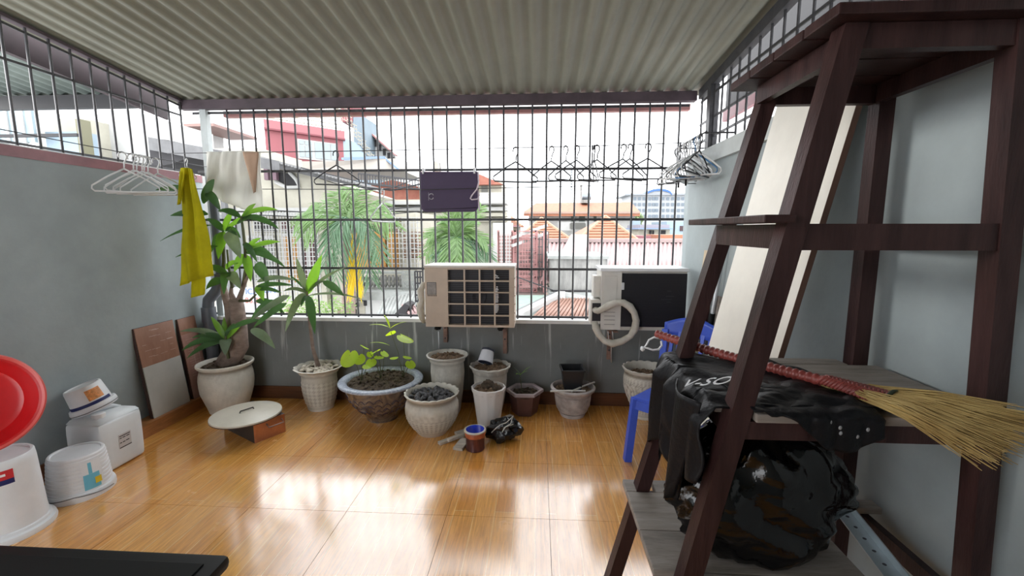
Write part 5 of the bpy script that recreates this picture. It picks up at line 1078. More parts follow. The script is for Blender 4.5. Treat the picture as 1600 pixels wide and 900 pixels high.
for xp in (-10, 8, 33, 56): S('window_frame', xp, 170, xp+4, 224, 6.58, 0.05, wwhite, t)
S('corner_post', 117, 185, 128, 240, 6.7, 0.2, m2('olive_post', (0.24, 0.23, 0.14)), t)
S('dark_rail', -20, 210, 120, 213, 6.3, 0.04, dark, t)
t = house('dark_canopy', 'dark tarpaulin canopy beyond the left back corner', 275, 235, 7.0, 'canopy')
mb = MB(); a = [at(231, 215, 7.0), at(262, 219, 7.0), at(322, 232, 7.0), at(322, 236, 7.0), at(268, 256, 7.0), at(237, 262, 7.0)]; mb.poly(a, (0, 1.5, 0)); mb.obj('canopy_side', dark, t); [MB().bar((xq, 7.6, -9.0), (xq, 7.6, 2.6), 0.08, 0.08).obj('post', greysh, t) for xq in (-6.3, -5.6)]
mb = MB(); a = [at(231, 214, 6.9), at(322, 231, 6.9)]; mb.add([a[0], a[1], a[1]+Vector((0, 2, 0.10)), a[0]+Vector((0, 2, 0.10))]+[p-Vector((0, 0, 0.2)) for p in (a[0], a[1], a[1]+Vector((0, 2, 0.1)), a[0]+Vector((0, 2, 0.1)))], [(0,1,2,3),(7,6,5,4),(0,4,5,1),(1,5,6,2),(2,6,7,3),(3,7,4,0)]); mb.obj('canopy_top', greysh, t)
t = house('rooftop_cabin', 'small white rooftop cabin with blue trim in the distance at left', 303, 225, 26.0)
S('wall', 293, 196, 330, 700, 26, 3, wwhite, t); S('roof', 286, 193, 334, 197, 25.6, 4, m2('rusty_roof', (0.40, 0.25, 0.22)), t)
for y in (210, 219): S('blue_trim', 291, y, 330, y+2, 25.9, 0.1, bluet, t)
S('window', 304, 212, 320, 218, 25.9, 0.1, glass, t)
# --- right neighbour
t = house('neighbour_roof', 'dark roof edge with maroon board over the terrace right of the wall', 1180, 160, 3.2, 'roof')
MB().box((1.64, 0.3, 2.70), (1.72, 4.1, 3.15)).obj('side_beam', m2('dark_grey_beam', (0.03, 0.028, 0.032), 0.6), t); MB().box((1.62, 0.3, 2.60), (1.66, 4.1, 2.70)).obj('fascia', M['maroon'], t)
sheet('roof_sheet', (1.70, 4.1, 2.93), (1.70, 0.3, 3.05), (5.5, 4.1, 2.93), (5.5, 0.3, 3.05), 30, greysh, t, 0.018, 0.004)
MB().box((2.3, 0.3, 0), (2.45, 2.4, 2.95)).obj('wall', M['wall'], t)
# --- red house
def facade(P0, P1):
    P0, P1 = Vector((P0.x, P0.y, 0)), Vector((P1.x, P1.y, 0)); e = (P1-P0); n = Vector((e.y, -e.x, 0)).normalized()
    if n.y > 0: n = -n
    def f(mb, u0, u1, z0, z1, out, th):
        a = P0+e*u0+n*out; b = P0+e*u1+n*out; c = b+b.normalized()*th; d = a+a.normalized()*th
        q = [a, b, c, d]
        return mb.hexa([Vector((p.x, p.y, z0)) for p in q], [Vector((p.x, p.y, z1)) for p in q])
    return f
t = house('red_house', 'raspberry red house with curtained window and white roof railing', 470, 250, 19.0)
f = facade(at(413, 200, 18), at(535, 200, 20.3))
f(MB(), 0, 1, -9, 6.16, 0, 6).obj('wall', wred, t)
f(MB(), -0.015, 1.01, 5.80, 6.14, 0.16, 0.3).obj('parapet_band', m2('light_raspberry', (0.50, 0.19, 0.21)), t); f(MB(), -0.015, 1.01, 5.74, 5.80, 0.18, 0.3).obj('band_shadow', wredd, t)  # dark strip below the band: its shadow put into the colour
w_ = f(MB(), 0.38, 0.90, 4.72, 5.55, 0.05, 0.12).obj('window', wwhite, t)
for a_, b_ in ((0.40, 0.46), (0.475, 0.56), (0.60, 0.70), (0.715, 0.80), (0.815, 0.885)): f(MB(), a_, b_, 4.80, 5.30 if a_ < 0.58 else 5.50, 0.08, 0.05).obj('pane', glass, w_)
for a_, b_ in ((0.40, 0.46), (0.475, 0.56)): f(MB(), a_, b_, 5.34, 5.50, 0.08, 0.05).obj('pane', glass, w_)
mb = MB()
for k in range(34): f(mb, k/33-0.003, k/33+0.003, 6.16, 7.5, 0.05, 0.06)
for k in range(8): f(mb, 0, 1, 6.22+0.17*k, 6.26+0.17*k, 0.05, 0.05)
mb.obj('roof_railing', m2('cream_railing', (0.56, 0.52, 0.42)), t, kind='stuff')
f2 = facade(at(534, 200, 20.3), at(601, 200, 25.0))
f2(MB(), 0, 0.55, -9, 5.9, 0, 4).obj('side_wall', wblue, t); f2(MB(), 0.5, 1.0, -9, 4.6, 0, 4).obj('side_wall', wblue, t)
S('stair_tower', 551, 183, 573, 262, 25.5, 2, wgrey, t); S('upper_block', 531, 150, 552, 190, 25.5, 2, wred, t)
mb = MB()
for k in range(26):
    u = k/25; z = 7.4-3.3*u; f2(mb, u*1.15-0.005, u*1.15+0.005, z-0.55, z, 0.05, 0.05)
for dz in (0, -.18, -.36, -.54): 
    for k in range(12): u = k/12*1.15; f2(mb, u, u+0.1, 7.36-3.3*k/12-0.14+dz, 7.40-3.3*k/12-0.14+dz, 0.05, 0.05)
mb.obj('stair_railing', m2('cream_railing', (0.56, 0.52, 0.42)), t, kind='stuff')
mb = MB(); p = [at(515, 252, 17), at(625, 247, 19.5), at(632, 268, 19.5), at(460, 268, 16.0), at(460, 252, 16.0)]; mb.poly(p, (0, 3, 0)); mb.obj('terrace_slab', m2('pale_slab', (0.60, 0.56, 0.50)), t)
mb = MB(); mb.bar(at(535, 248, 17), at(600, 246, 19), 0.1, 0.09); mb.bar(at(600, 246, 19), at(624, 266, 19), 0.1, 0.07); mb.obj('blue_edge', bluet, t)
# sloped terrace wing behind
t = house('far_wing', 'slanted white balcony wing stepping down right of the red house', 600, 245, 24.0)
mb = MB(); mb.poly([at(574, 206, 27), at(580, 205, 27), at(617, 243, 27), at(620, 262, 27), at(574, 262, 27)], (0, 0.5, 0)); mb.add([(at(574, 262, 27).x, 27, -9), (at(620, 262, 27).x, 27, -9), (at(620, 262, 27).x, 29, -9), (at(574, 262, 27).x, 29, -9), at(574, 258, 27), at(620, 258, 27), at(620, 258, 27)+Vector((0, 2, 0)), at(574, 258, 27)+Vector((0, 2, 0))], [(3,2,1,0),(4,5,6,7),(0,1,5,4),(1,2,6,5),(2,3,7,6),(3,0,4,7)]); mb.obj('wall', wwhite, t)
mb = MB(); mb.bar(at(574, 203, 26.8), at(619, 243, 26.8), 0.5, 0.08); mb.obj('roof_edge', pinks, t)
for k in range(5): x = 584+7*k; y = 219+6.6*k; MB().box((at(x, y, 26.9).x, 26.9, at(x, y+10, 26.9).z), (at(x+4, y, 26.9).x, 26.95, at(x, y, 26.9).z)).obj('opening', dark, t)
# --- cream house
t = house('cream_house', 'cream house with slanted grey sheet eave and orange shuttered windows', 450, 400, 10.5)
mb = MB(); mb.poly([at(322, 250, 10.5), at(408, 262, 10.5), at(450, 262, 10.5), at(560, 300, 10.5), at(545, 330, 10.5), at(545, 700, 10.5), at(322, 700, 10.5)], (0, 3, 0)); mb.obj('wall', wcream, t)
S('attic', 322, 232, 408, 262, 11.0, 2.0, wcream, t)
mb = MB(); mb.poly([at(408, 246, 10.2), at(560, 286, 10.2), at(585, 298, 10.2), at(560, 293, 10.2), at(408, 257, 10.2)], (0, 0.6, 0)); mb.obj('eave_side', greysh, t)
mb = MB()
for k in range(30): a = at(408+5.3*k, 246+1.42*k, 9.9); mb.box((a.x-0.02, 9.9, a.z-0.03), (a.x+0.02, 11.5, a.z+0.02))
mb.obj('eave_ribs', m2('light_grey_sheet', (0.36, 0.36, 0.36)), t, kind='stuff')
mb = MB(); mb.poly([at(431, 268, 10.46), at(452, 271, 10.46), at(460, 280, 10.46), at(464, 290, 10.46), at(448, 289, 10.46), at(431, 281, 10.46)], (0, 0.05, 0)); mb.obj('arched_opening', dark, t)
mb = MB(); mb.tube([at(452, 269, 10.44), at(462, 280, 10.44), at(467, 292, 10.44), at(448, 293, 10.44), at(430, 284, 10.44)], 0.045, 8); mb.obj('arch_moulding', wwhite, t)
for xp in (411, 424): S('purple_pillar', xp, 255, xp+8, 281, 10.3, 0.1, m2('mauve_pillar', (0.26, 0.16, 0.20)), t)
for y in (325, 332): S('cornice', 322, y, 548, y+4, 10.35, 0.2, wwhite, t)
w_ = S('window', 440, 366, 497, 446, 10.42, 0.1, wwhite, t)
for x0, x1, m_ in ((443, 454, orw), (456, 467, orw), (470, 481, darkmar), (483, 494, darkmar)): slabp(MB(), x0, 370, x1, 443, 10.39, 0.04).obj('shutter', m_, w_)
w_ = S('window', 395, 345, 432, 362, 10.42, 0.1, wwhite, t); slabp(MB(), 397, 347, 430, 360, 10.39, 0.04).obj('pane', dark, w_)
w_ = S('window', 438, 345, 492, 362, 10.42, 0.1, wwhite, t); slabp(MB(), 440, 347, 465, 360, 10.39, 0.04).obj('pane', darkmar, w_); slabp(MB(), 468, 347, 490, 360, 10.39, 0.04).obj('pane', darkmar, w_)
w_ = S('window', 385, 368, 430, 440, 10.42, 0.1, wwhite, t); slabp(MB(), 388, 372, 428, 438, 10.39, 0.04).obj('pane', m2('dull_glass', (0.30, 0.32, 0.31)), w_)
lattice('window_cage', 390, 330, 502, 470, 9.9, 22, 20, m2('white_cage_bars', (0.62, 0.62, 0.60)), t, 0.008)
S('pilaster', 498, 340, 512, 480, 10.3, 0.2, wcream, t)
S('left_annex', 325, 335, 352, 500, 9.0, 0.8, m2('pale_grey_render', (0.52, 0.55, 0.56)), t)
# banner
t = house('banner_sign', 'white banner with blue and red letters behind the potted tree', 405, 470, 6.6, 'sign')
S('sheet', 362, 449, 436, 494, 6.6, 0.03, m2('white_vinyl', (0.62, 0.64, 0.68), 0.5), t)
p = at(405, 456, 6.59); text_mesh('blue_letters', 'ON', 0.13, m2('blue_letter', (0.10, 0.20, 0.46)), t, at(421, 454, 6.59), (R(90), 0, 0)); p = at(396, 456, 6.59); text_mesh('blue_letters', 'ICAP', 0.13, m2('blue_letter', (0.10, 0.20, 0.46)), t, p, (R(90), 0, 0))
p = at(396, 470, 6.59); text_mesh('red_letters', '86.88', 0.13, m2('red_letter', (0.55, 0.14, 0.08)), t, p, (R(90), 0, 0))
# --- orange facade house with balcony
t = house('balcony_house', 'ochre panelled house with grey balustrade balcony and stacked timber', 605, 420, 9.5)
S('wall', 545, 332, 660, 700, 9.6, 2.0, wcream, t)
for x0, x1 in ((585, 603), (606, 622)): S('ochre_panel', x0, 362, x1, 418, 9.5, 0.1, orw, t)
S('panel_frame', 582, 340, 626, 362, 9.5, 0.1, m2('brown_lintel', (0.22, 0.15, 0.11), var=0.3), t); S('ochre_panel', 556, 360, 580, 418, 9.55, 0.06, orw, t)
mb = MB()
for k in range(9): slabp(mb, 628+(k % 3), 362+5*k, 657-(k*5 % 4), 365+5*k, 9.2, 0.3)
mb.obj('timber_stack', woodst, t, kind='stuff')
lattice('cage', 604, 340, 660, 420, 9.0, 9, 10, m2('white_cage_bars', (0.62, 0.62, 0.60)), t, 0.008)
S('balcony_slab', 552, 450, 628, 456, 8.6, 1.2, lgrey_, t); S('balcony_rail', 552, 424, 628, 428, 8.6, 0.12, lgrey_, t)
mb = MB(); a = at(555, 430, 8.65); b = at(626, 449, 8.65)
for k in range(13): x = a.x+(b.x-a.x)*k/12; mb.lathe([(0.02, 0), (0.045, 0.06), (0.03, 0.12), (0.045, 0.18), (0.02, (a.z-b.z))], 6, (x, 8.66, b.z))
mb.obj('balusters', conc, t, kind='stuff')
lattice('side_fence', 628, 424, 652, 456, 8.5, 8, 6, lgrey_, t, 0.01)
S('roof_slab', 548, 456, 660, 470, 8.2, 1.5, lgrey_, t); S('wall', 570, 465, 605, 500, 8.3, 0.5, wwhite, t)
for x0, y0, x1, y1 in ((548, 474, 560, 480), (548, 484, 556, 494), (568, 470, 572, 478)): S('opening', x0, y0, x1, y1, 8.25, 0.1, dark, t)
S('wall', 540, 470, 572, 520, 8.3, 0.5, wcream, t)
sheet('lean_to', at(585, 500, 6.2), at(640, 500, 6.2), at(600, 468, 7.6), at(658, 455, 7.6), 10, lgrey_, t, 0.02)
sheet('pink_patch', at(640, 492, 6.0), at(655, 488, 6.0), at(628, 478, 6.6), at(645, 474, 6.6), 3, pinkr, t, 0.03)
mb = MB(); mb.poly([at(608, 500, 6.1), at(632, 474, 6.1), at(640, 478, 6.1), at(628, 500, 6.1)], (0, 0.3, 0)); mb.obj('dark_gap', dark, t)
lattice('utility_bars', 648, 424, 662, 498, 7.0, 3, 8, dark, t, 0.012)
# --- red tiled roof house and the beige cornice house
t = house('tiled_house', 'house with red-orange tile roof behind the left palm', 610, 310, 14.5)
mb = MB(); mb.poly([at(566, 312, 14.5), at(578, 290, 14.5), at(612, 281, 14.5), at(650, 290, 14.5), at(668, 305, 14.5), at(640, 320, 14.5), at(568, 330, 14.5)], (0, 0.4, 0)); mb.obj('roof', terrad, t)
S('wall', 562, 318, 640, 500, 14.8, 2.0, m2('salmon_render', (0.50, 0.24, 0.17)), t)
mb = MB(); a = at(560, 271, 14.3); b = at(662, 283, 14.3); mb.bar(a, b, 0.06, 0.05); mb.bar(a-Vector((0,0,0.28)), b-Vector((0,0,0.28)), 0.06, 0.05)
for k in range(24): p = a.lerp(b, k/23); mb.bar(p, p-Vector((0, 0, 0.28)), 0.03, 0.03)
mb.obj('roof_fence', m2('dark_grey_metal', (0.08, 0.08, 0.09)), t, kind='stuff')
t = house('cornice_house', 'beige house with layered cornices and orange roof edge behind the purple sleeve', 700, 330, 13.0)
S('wall', 600, 312, 790, 700, 13.0, 3.0, wcream, t)
for y, o_ in ((314, 0.5), (324, 0.35), (333, 0.25), (341, 0.15)): S('cornice', 597, y, 792, y+5, 13.0-o_, 0.6, wwhite if o_ > 0.3 else wcream, t)
S('upper_wall', 655, 283, 784, 316, 13.6, 2.0, wcream, t)
mb = MB(); mb.poly([at(655, 268, 13.3), at(740, 268, 13.3), at(786, 288, 13.3), at(655, 290, 13.3)], (0, 0.3, 0)); mb.obj('roof_edge', terrad, t)
lattice('balustrade', 750, 302, 792, 316, 12.4, 14, 3, wwhite, t, 0.02)
S('opening', 752, 288, 762, 300, 13.55, 0.1, m2('grey_shadow_panel', (0.22, 0.22, 0.2)), t)
S('lower_wall', 770, 348, 800, 420, 12.2, 0.6, wwhite, t)
t = house('rooftop_finial', 'pale little rooftop shrine above the beige house roof', 680, 290, 13.9, 'ornament')
S('block', 676, 252, 684, 285, 13.9, 0.3, wcream, t); mb = MB(); mb.tube([at(687, 254, 13.9), at(688, 262, 13.9), at(687, 285, 13.9)], 0.03, 6); mb.obj('spike', conc, t)
# --- pink cage house
t = house('pink_cage_house', 'pink steel cage balcony full of clutter right of the palms', 825, 420, 8.6)
S('back_wall', 778, 366, 852, 700, 9.6, 1.5, m2('pink_render', (0.52, 0.30, 0.28), var=0.2, scale=5), t)
for x in (777, 799, 803, 836, 849): S('post', x, 360, x+3.5, 462, 8.6, 0.06, pinks, t)
for y in (360, 372, 393, 412, 432, 452, 459): S('rail', 803, y, 838, y+2.2, 8.6, 0.05, pinks, t)
lattice('cage', 803, 368, 838, 456, 8.58, 8, 14, pinks, t, 0.006)
lattice('side_cage', 779, 362, 800, 414, 8.6, 5, 10, wwhite, t, 0.008); lattice('right_cage', 838, 362, 856, 456, 8.9, 4, 8, m2('grey_bars', (0.2, 0.2, 0.2)), t, 0.010)
mb = MB(); rnd = random.Random(6)
for k in range(26): x = rnd.uniform(779, 850); y = rnd.uniform(370, 448); slabp(mb, x, y, x+rnd.uniform(3, 9), y+rnd.uniform(2, 7), 9.2+rnd.random()*0.2, 0.15)
mb.obj('clutter', m2('assorted_clutter', (0.16, 0.13, 0.13), col2=(0.52, 0.36, 0.34), scale=6), t, kind='stuff')
mb = MB(); mb.bar(at(800, 372, 8.5), at(855, 352, 8.9), 0.05, 0.05); mb.bar(at(800, 384, 8.5), at(855, 364, 8.9), 0.05, 0.05); mb.obj('awning_frame', wwhite, t)
S('floor_slab', 792, 459, 850, 463, 8.4, 1.0, m2('brown_slab', (0.2, 0.15, 0.13)), t)
# mint terrace and white parapet
t = house('mint_terrace', 'pale mint flat roof with slanting white parapet below the pink cage', 830, 480, 6.6, 'roof')
mb = MB(); p = [at(796, 500, 5.4), at(850, 500, 5.4), at(880, 461, 7.9), at(796, 461, 7.9)]; mb.poly(p, (0, 0, -0.15)); mb.obj('floor_slab', mint, t)
mb = MB(); a, b = at(805, 500, 5.3), at(878, 461, 7.7); mb.bar(a, b, 0.12, 0.14); mb.obj('parapet', wwhite, t); mb = MB(); mb.bar(a+Vector((-.1, 0.1, 0.02)), b+Vector((-.1, 0.1, 0.02)), 0.05, 0.05); mb.obj('gutter', greysh, t)
# concrete box and brown awning, pink roof
t = house('concrete_tank_house', 'stained grey concrete block left of the second air conditioner', 900, 430, 8.0)
S('block', 860, 402, 948, 454, 8.0, 1.6, conc, t); S('coping', 856, 400, 952, 405, 7.95, 1.7, lgrey_, t)
for x0, x1 in ((864, 884), (888, 926)): S('gap', x0, 453, x1, 457, 7.98, 0.4, dark, t)
S('ledge', 858, 457, 948, 467, 7.9, 1.0, lgrey_, t); mb = MB(); mb.bar(at(872, 457, 7.8), at(926, 468, 7.6), 0.05, 0.06); mb.obj('white_bar', wwhite, t)
t = house('awning_roof', 'terracotta coloured corrugated awning just below the concrete block', 880, 480, 6.3, 'roof')
sheet('roof_sheet', at(826, 501, 5.3), at(945, 501, 5.3), at(864, 467, 7.3), at(945, 467, 7.3), 17, brownr, t, 0.02)
t = house('pink_roof_building', 'long building with faded pink corrugated roof beyond the second air conditioner', 980, 400, 10.5)
sheet('roof_sheet', at(845, 440, 8.6), at(1085, 440, 8.6), at(858, 380, 13.0), at(1085, 380, 13.0), 34, pinkr, t, 0.035)
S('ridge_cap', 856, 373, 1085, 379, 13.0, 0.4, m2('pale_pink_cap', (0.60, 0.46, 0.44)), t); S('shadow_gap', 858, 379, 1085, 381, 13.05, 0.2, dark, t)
mb = MB(); mb.bar(at(906, 368, 12.8), at(893, 404, 8.4), 0.5, 0.06); mb.obj('flashing', pinkr, t); S('wall', 858, 420, 1085, 700, 13.2, 1.0, wcream, t)
# hipped roofs
def hip(name, label, xa, ya, x0, x1, yb, Y, m, depth=6.0, wall=wcream):
    t = house(name, label, (x0+x1)/2, yb, Y); a, b = at(x0, yb, Y), at(x1, yb, Y); ap = at(xa, ya, Y+depth/2)
    mb = MB(); q = [a, b, b+Vector((0, depth, 0)), a+Vector((0, depth, 0))]; mb.add(q+[ap], [(0, 1, 4), (1, 2, 4), (2, 3, 4), (3, 0, 4), (3, 2, 1, 0)]); mb.obj('roof', m, t)
    mb = MB(); [mb.tube([q[k], ap], 0.07, 6) for k in (0, 1)]
    for k in range(1, 9): mb.tube([q[0].lerp(ap, k/9)+Vector((0, -0.02, 0.02)), q[1].lerp(ap, k/9)+Vector((0, -0.02, 0.02))], 0.025, 4)
    mb.obj('ridge_tiles', m2('light_terracotta', (0.62, 0.33, 0.20)), t)
    MB().box((a.x+0.3, Y+0.4, -9), (b.x-0.3, Y+depth-0.4, a.z)).obj('wall', wall, t)
hip('hipped_house', 'left one of the two orange hipped roofs behind the pink cage', 846, 341, 806, 892, 375, 17.0, terra)
hip('hipped_house', 'right one of the two orange hipped roofs above the pink roof', 946, 338, 903, 996, 375, 16.0, terra)
hip('maroon_roof_house', 'small house with dull maroon hipped roof left of the orange roofs', 797, 337, 774, 816, 354, 21.0, m2('maroon_tiles', (0.36, 0.13, 0.15), var=0.1))
t = house('orange_roof_house', 'white house with wide orange tile roof and balcony in the middle distance', 905, 345, 27.0)
S('wall', 826, 331, 990, 385, 27, 6, wwhite, t)
a, b, c, d = at(818, 331, 26.4), at(1000, 331, 26.4), at(986, 316, 29), at(838, 317, 29)
mb = MB(); mb.add([a, b, c, d, a-Vector((0,0,.25)), b-Vector((0,0,.25)), c-Vector((0,0,.4)), d-Vector((0,0,.4))], [(0,1,2,3),(7,6,5,4),(0,4,5,1),(1,5,6,2),(2,6,7,3),(3,7,4,0)]); mb.obj('roof', terra, t)
S('fascia', 818, 331, 1000, 333.5, 26.35, 0.2, m2('pale_fascia', (0.6, 0.42, 0.34)), t)
for x0, x1 in ((893, 900), (905, 914), (928, 932)): S('window', x0, 334, x1, 346, 26.95, 0.1, m2('dark_green_glass', (0.10, 0.14, 0.12)), t)
S('balcony_wall', 872, 347, 916, 360, 26.0, 0.2, wwhite, t); lattice('balusters', 892, 349, 914, 357, 25.95, 10, 1, m2('grey_shadow_panel', (0.22, 0.22, 0.2)), t, 0.05)
S('water_tank_stand', 909, 312, 922, 317, 28, 1.0, conc, t)
t = house('water_tank', 'steel water tank on the orange-roofed house', 915, 311, 28.4, 'tank')
a, b = at(909, 307, 28.4), at(923, 307, 28.4); MB().tube([a, b], 0.24, 14).obj('tank', m2('tank_steel', (0.40, 0.45, 0.50), 0.3, metal=0.6), t, True, 40)
t = house('roof_aerial', 'thin television aerial left of the steel water tank', 908, 312, 28.0, 'aerial'); MB().tube([at(908, 288, 28), at(908, 317, 28)], 0.05, 6).obj('mast', conc, t)
mb = MB(); [mb.tube([at(906, y, 28), at(911, y-1, 28)], 0.03, 5) for y in (289, 291.5, 294, 296.5)]; mb.obj('elements', conc, t)
t = house('lattice_mast', 'faint tall lattice mast on the skyline', 893, 318, 60.0, 'mast')
mb = MB(); a0, a1 = at(889.5, 460, 60), at(892.4, 262, 60); b0, b1 = at(896.5, 460, 60), at(893.6, 262, 60)
mb.tube([a0, a1], 0.05, 4); mb.tube([b0, b1], 0.05, 4)
for k in range(44): mb.tube([a0.lerp(a1, k/44), b0.lerp(b1, (k+1)/44)], 0.03, 4); mb.tube([b0.lerp(b1, k/44), a0.lerp(a1, (k+1)/44)], 0.03, 4)
mb.obj('lattice', m2('mast_grey', (0.36, 0.38, 0.40)), t)
# far white block with blue arch
t = house('far_block', 'distant white multi-storey block with a blue arched roof', 1030, 330, 90.0)
S('wall', 986, 303, 1073, 380, 90, 10, m2('far_white', (0.50, 0.52, 0.55)), t); S('cornice', 977, 302, 1078, 304.5, 89.5, 11, m2('far_grey', (0.42, 0.44, 0.47)), t)
c0_ = at(1030, 303, 89.4); a = at(1010, 303, 89.4); rr = abs(c0_.x-a.x); mb = MB(); n = 14; vv = []
for k in range(n+1):
    an = math.pi*k/n
    for q in (1.0, 0.0): vv.append(Vector((c0_.x+rr*math.cos(an), 89.4, c0_.z+(0.42*rr*math.sin(an))*1.0-(0.45 if q == 0 else 0))))
mb.add(vv+[p+Vector((0, 6, 0)) for p in vv], [(2*k, 2*k+2, 2*k+3, 2*k+1) for k in range(n)]+[(2*k+30, 2*k+32, 2*k+2, 2*k) for k in range(n)]); mb.obj('blue_arch', m2('blue_arch_paint', (0.07, 0.19, 0.50)), t)
mb = MB(); mb.add([Vector((c0_.x+rr*0.98*math.cos(math.pi*k/n), 89.6, c0_.z+0.40*rr*math.sin(math.pi*k/n))) for k in range(n+1)], [tuple(range(n+1))]); mb.obj('gable', m2('far_white', (0.5, 0.5, 0.5)), t)
winm = m2('far_glass', (0.22, 0.27, 0.32))
for j in range(4):
    for x in (990, 997, 1004.5, 1013, 1019, 1024, 1034, 1041.5, 1049, 1058, 1065):
        y = 308+9.2*j; S('window', x, y, x+4.2, y+4.6, 89.9, 0.05, winm, t)
t = house('light_blue_house', 'light blue house with a grey-roofed cream annex at far right', 1055, 355, 23.0)
S('wall', 1042, 346, 1076, 380, 23, 3, wblue, t)
for x in (1063, 1066.5): S('window', x, 353, x+2, 361, 22.95, 0.1, darkmar, t)
S('annex', 998, 357, 1046, 380, 22, 2, wcream, t); S('annex_roof', 1000, 351, 1046, 357.5, 21.6, 3, m2('lilac_grey_roof', (0.42, 0.40, 0.46)), t); S('eave', 997, 356.5, 1056, 358.2, 21.4, 3, bluet, t)
for x0, x1 in ((1015, 1018), (1020, 1022), (1033, 1040)): S('window', x0, 360, x1, 366, 21.95, 0.1, dark, t)
S('wall', 990, 345, 1000, 372, 24, 1, wblue, t)
t = house('low_roofs', 'low orange and maroon roofs in front of the light blue house', 1040, 373, 18.0, 'roof')
S('orange_roof', 1028, 367, 1080, 376, 18, 2, terra, t); S('maroon_roof', 993, 368.5, 1017, 376, 18.2, 2, m2('maroon_tiles', (0.36, 0.13, 0.15)), t); S('wall', 990, 375, 1085, 400, 18.6, 1, wcream, t)
t = house('far_tree', 'small tree between the orange-roofed house and the white block', 996, 345, 30.0, 'tree')
mb = MB(); rnd = random.Random(13)
for _ in range(60): p = at(rnd.uniform(985, 1003), rnd.uniform(333, 354), 31+rnd.random()); mb.blob(p, rnd.uniform(.08, .2), 6, 0.6, 3, rnd.random()*9)
mb.obj('foliage', leafmat('far_leaf', (0.16, 0.22, 0.10), 0.3), t, kind='stuff'); mb = MB(); mb.tube([at(995, 350, 31.5), at(995, 372, 31.5), Vector((at(995, 372, 31.5).x, 31.5, -9))], 0.12, 6); mb.obj('trunk', bark, t)
# --- palms
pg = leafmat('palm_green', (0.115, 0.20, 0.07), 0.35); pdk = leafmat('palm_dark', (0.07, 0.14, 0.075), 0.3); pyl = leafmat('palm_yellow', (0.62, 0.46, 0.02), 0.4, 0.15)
def frond(name, crown, tip, m, par, lift=0.3, nl=46, ll=0.55, seed=0, droop=0.35, spread=1.0):
    rnd = random.Random(seed); p0, p1 = Vector(crown), Vector(tip); ctl = (p0+p1)/2+Vector((0, 0, lift)); mb = MB()
    B = lambda s: p0*(1-s)**2+ctl*2*s*(1-s)+p1*s*s
    mb.tube([B(k/10) for k in range(11)], [0.018*(1-k/12) for k in range(11)], 5)
    for k in range(nl):
        s = 0.10+0.9*k/nl; p = B(s); d = (B(min(1, s+0.03))-B(s-0.03)).normalized(); sd_ = d.cross(Vector((0.1, -0.6, 0.8))).normalized()
        L = ll*(math.sin(math.pi*(0.12+0.80*s))**0.6)
        for sg in (-1, 1):
            e = p+(sd_*sg*0.62*spread+d*0.85)*L*rnd.uniform(0.85, 1.1)+Vector((0, 0, -droop*L*rnd.uniform(.6, 1.4)))+Vector((rnd.uniform(-.03, .03), rnd.uniform(-.06, .06), 0))
            mb.leaf(p, e, 0.021, 0.05*L, 4, 0.3, nup=(0.2, -0.7, 0.7))
    return mb.obj(name, m, par, kind=None)
t = house('palm_tree', 'left palm with long drooping fronds and one yellow dead frond', 545, 470, 8.0, 'palm')
cr = at(546, 345, 8.0); MB().tube([at(545, 356, 8.0), at(545, 440, 8.0), at(544, 560, 8.0), at(544, 700, 8.0)], [0.10, 0.12, 0.14, 0.16], 10).obj('trunk', bark, t, True)
MB().tube([at(546, 330, 8), at(545, 360, 8)], [0.03, 0.09], 8).obj('crownshaft', pg, t, True)
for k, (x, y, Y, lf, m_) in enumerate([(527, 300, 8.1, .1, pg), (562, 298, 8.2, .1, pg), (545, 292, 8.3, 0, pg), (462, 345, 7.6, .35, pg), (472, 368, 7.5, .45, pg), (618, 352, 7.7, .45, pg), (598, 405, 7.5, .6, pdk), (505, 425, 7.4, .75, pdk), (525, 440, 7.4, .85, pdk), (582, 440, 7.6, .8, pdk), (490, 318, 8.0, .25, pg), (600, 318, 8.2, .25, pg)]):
    frond('frond', cr, at(x, y, Y), m_, t, lf, 30, 0.42, k, 0.5)
o = frond('dead_frond', at(550, 365, 7.9), at(554, 440, 7.7), pyl, t, 0.1, 44, 0.42, 77, 0.8, 0.5); o['label'] = 'bright yellow dead frond hanging down'
t = house('palm_tree', 'right palm with spiky crown above the first air conditioner', 715, 420, 7.6, 'palm')
cr = at(714, 372, 7.6); MB().tube([at(714, 380, 7.6), at(714, 470, 7.6), at(714, 700, 7.6)], [0.09, 0.12, 0.15], 10).obj('trunk', bark, t, True)
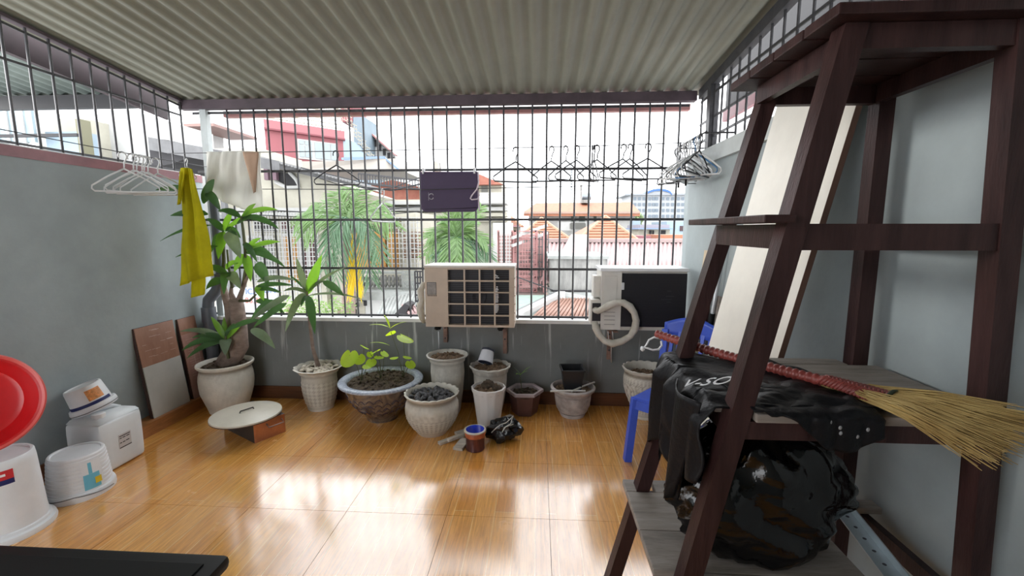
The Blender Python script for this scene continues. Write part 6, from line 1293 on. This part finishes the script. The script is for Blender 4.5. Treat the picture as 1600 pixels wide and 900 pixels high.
for k, (x, y, Y, lf, m_) in enumerate([(705, 325, 7.6, .0, pg), (726, 328, 7.7, .0, pg), (752, 322, 7.9, .0, pg), (690, 345, 7.4, .1, pg), (668, 372, 7.3, .25, pg), (664, 400, 7.2, .3, pg), (682, 415, 7.1, .3, pdk), (742, 345, 7.5, .1, pg), (762, 380, 7.4, .25, pg), (768, 405, 7.4, .3, pdk), (748, 415, 7.2, .3, pdk), (715, 412, 7.0, .25, pg), (730, 410, 7.1, .2, pg), (698, 408, 7.1, .25, pg)]):
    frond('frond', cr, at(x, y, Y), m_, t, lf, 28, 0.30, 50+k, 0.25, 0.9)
# shrub behind the sill
t = house('garden_shrub', 'leafy green shrub just behind the back sill', 470, 480, 6.0, 'shrub'); mb = MB(); rnd = random.Random(21)
for _ in range(1300):
    x, y = rnd.uniform(425, 552), rnd.uniform(462, 505)
    if y < 462+12*abs(math.sin(x*0.09)): continue
    p = at(x, y, 6.0+rnd.random()*0.9); a = rnd.random()*6.28; q = Vector((math.cos(a), math.sin(a)*0.7, rnd.uniform(-.6, .5)))*rnd.uniform(.04, .085); mb.leaf(p, p+q, 0.035, 0.01, 2, 0.2)
mb.obj('foliage', leafmat('shrub_green', (0.13, 0.22, 0.06), 0.4, 0.5), t, kind='stuff'); mb = MB(); [mb.tube([at(x, 480, 6.4), at(x+4, 560, 6.4)], 0.03, 6) for x in (450, 490, 530)]; mb.obj('stems', bark, t)
S('planter_wall', 425, 505, 560, 560, 6.9, 0.3, conc, t)
# overhead cables
cab = m2('black_cable', (0.03, 0.03, 0.035))
for k, (x0, y0, x1, y1, Y, r_) in enumerate([(405, 328, 660, 322, 9.2, .012), (405, 336, 660, 330, 9.2, .01), (470, 262, 700, 300, 9.8, .012), (560, 292, 668, 285, 9.6, .02), (555, 298, 670, 272, 9.6, .012), (930, 455, 800, 430, 7.2, .01)]):
    a, b = at(x0, y0, Y), at(x1, y1, Y); o = MB().tube([a, (a+b)/2-Vector((0, 0, 0.12)), b], r_, 5).obj('overhead_cable', cab, None, True)
    tag(o, ['upper one of two parallel cables across the cream house', 'lower one of two parallel cables across the cream house', 'cable sloping down from the grey eave to the right', 'thick cable bundle left of the purple sleeve', 'thin cable rising towards the purple sleeve', 'thin cable in front of the concrete block'][k], 'cable')
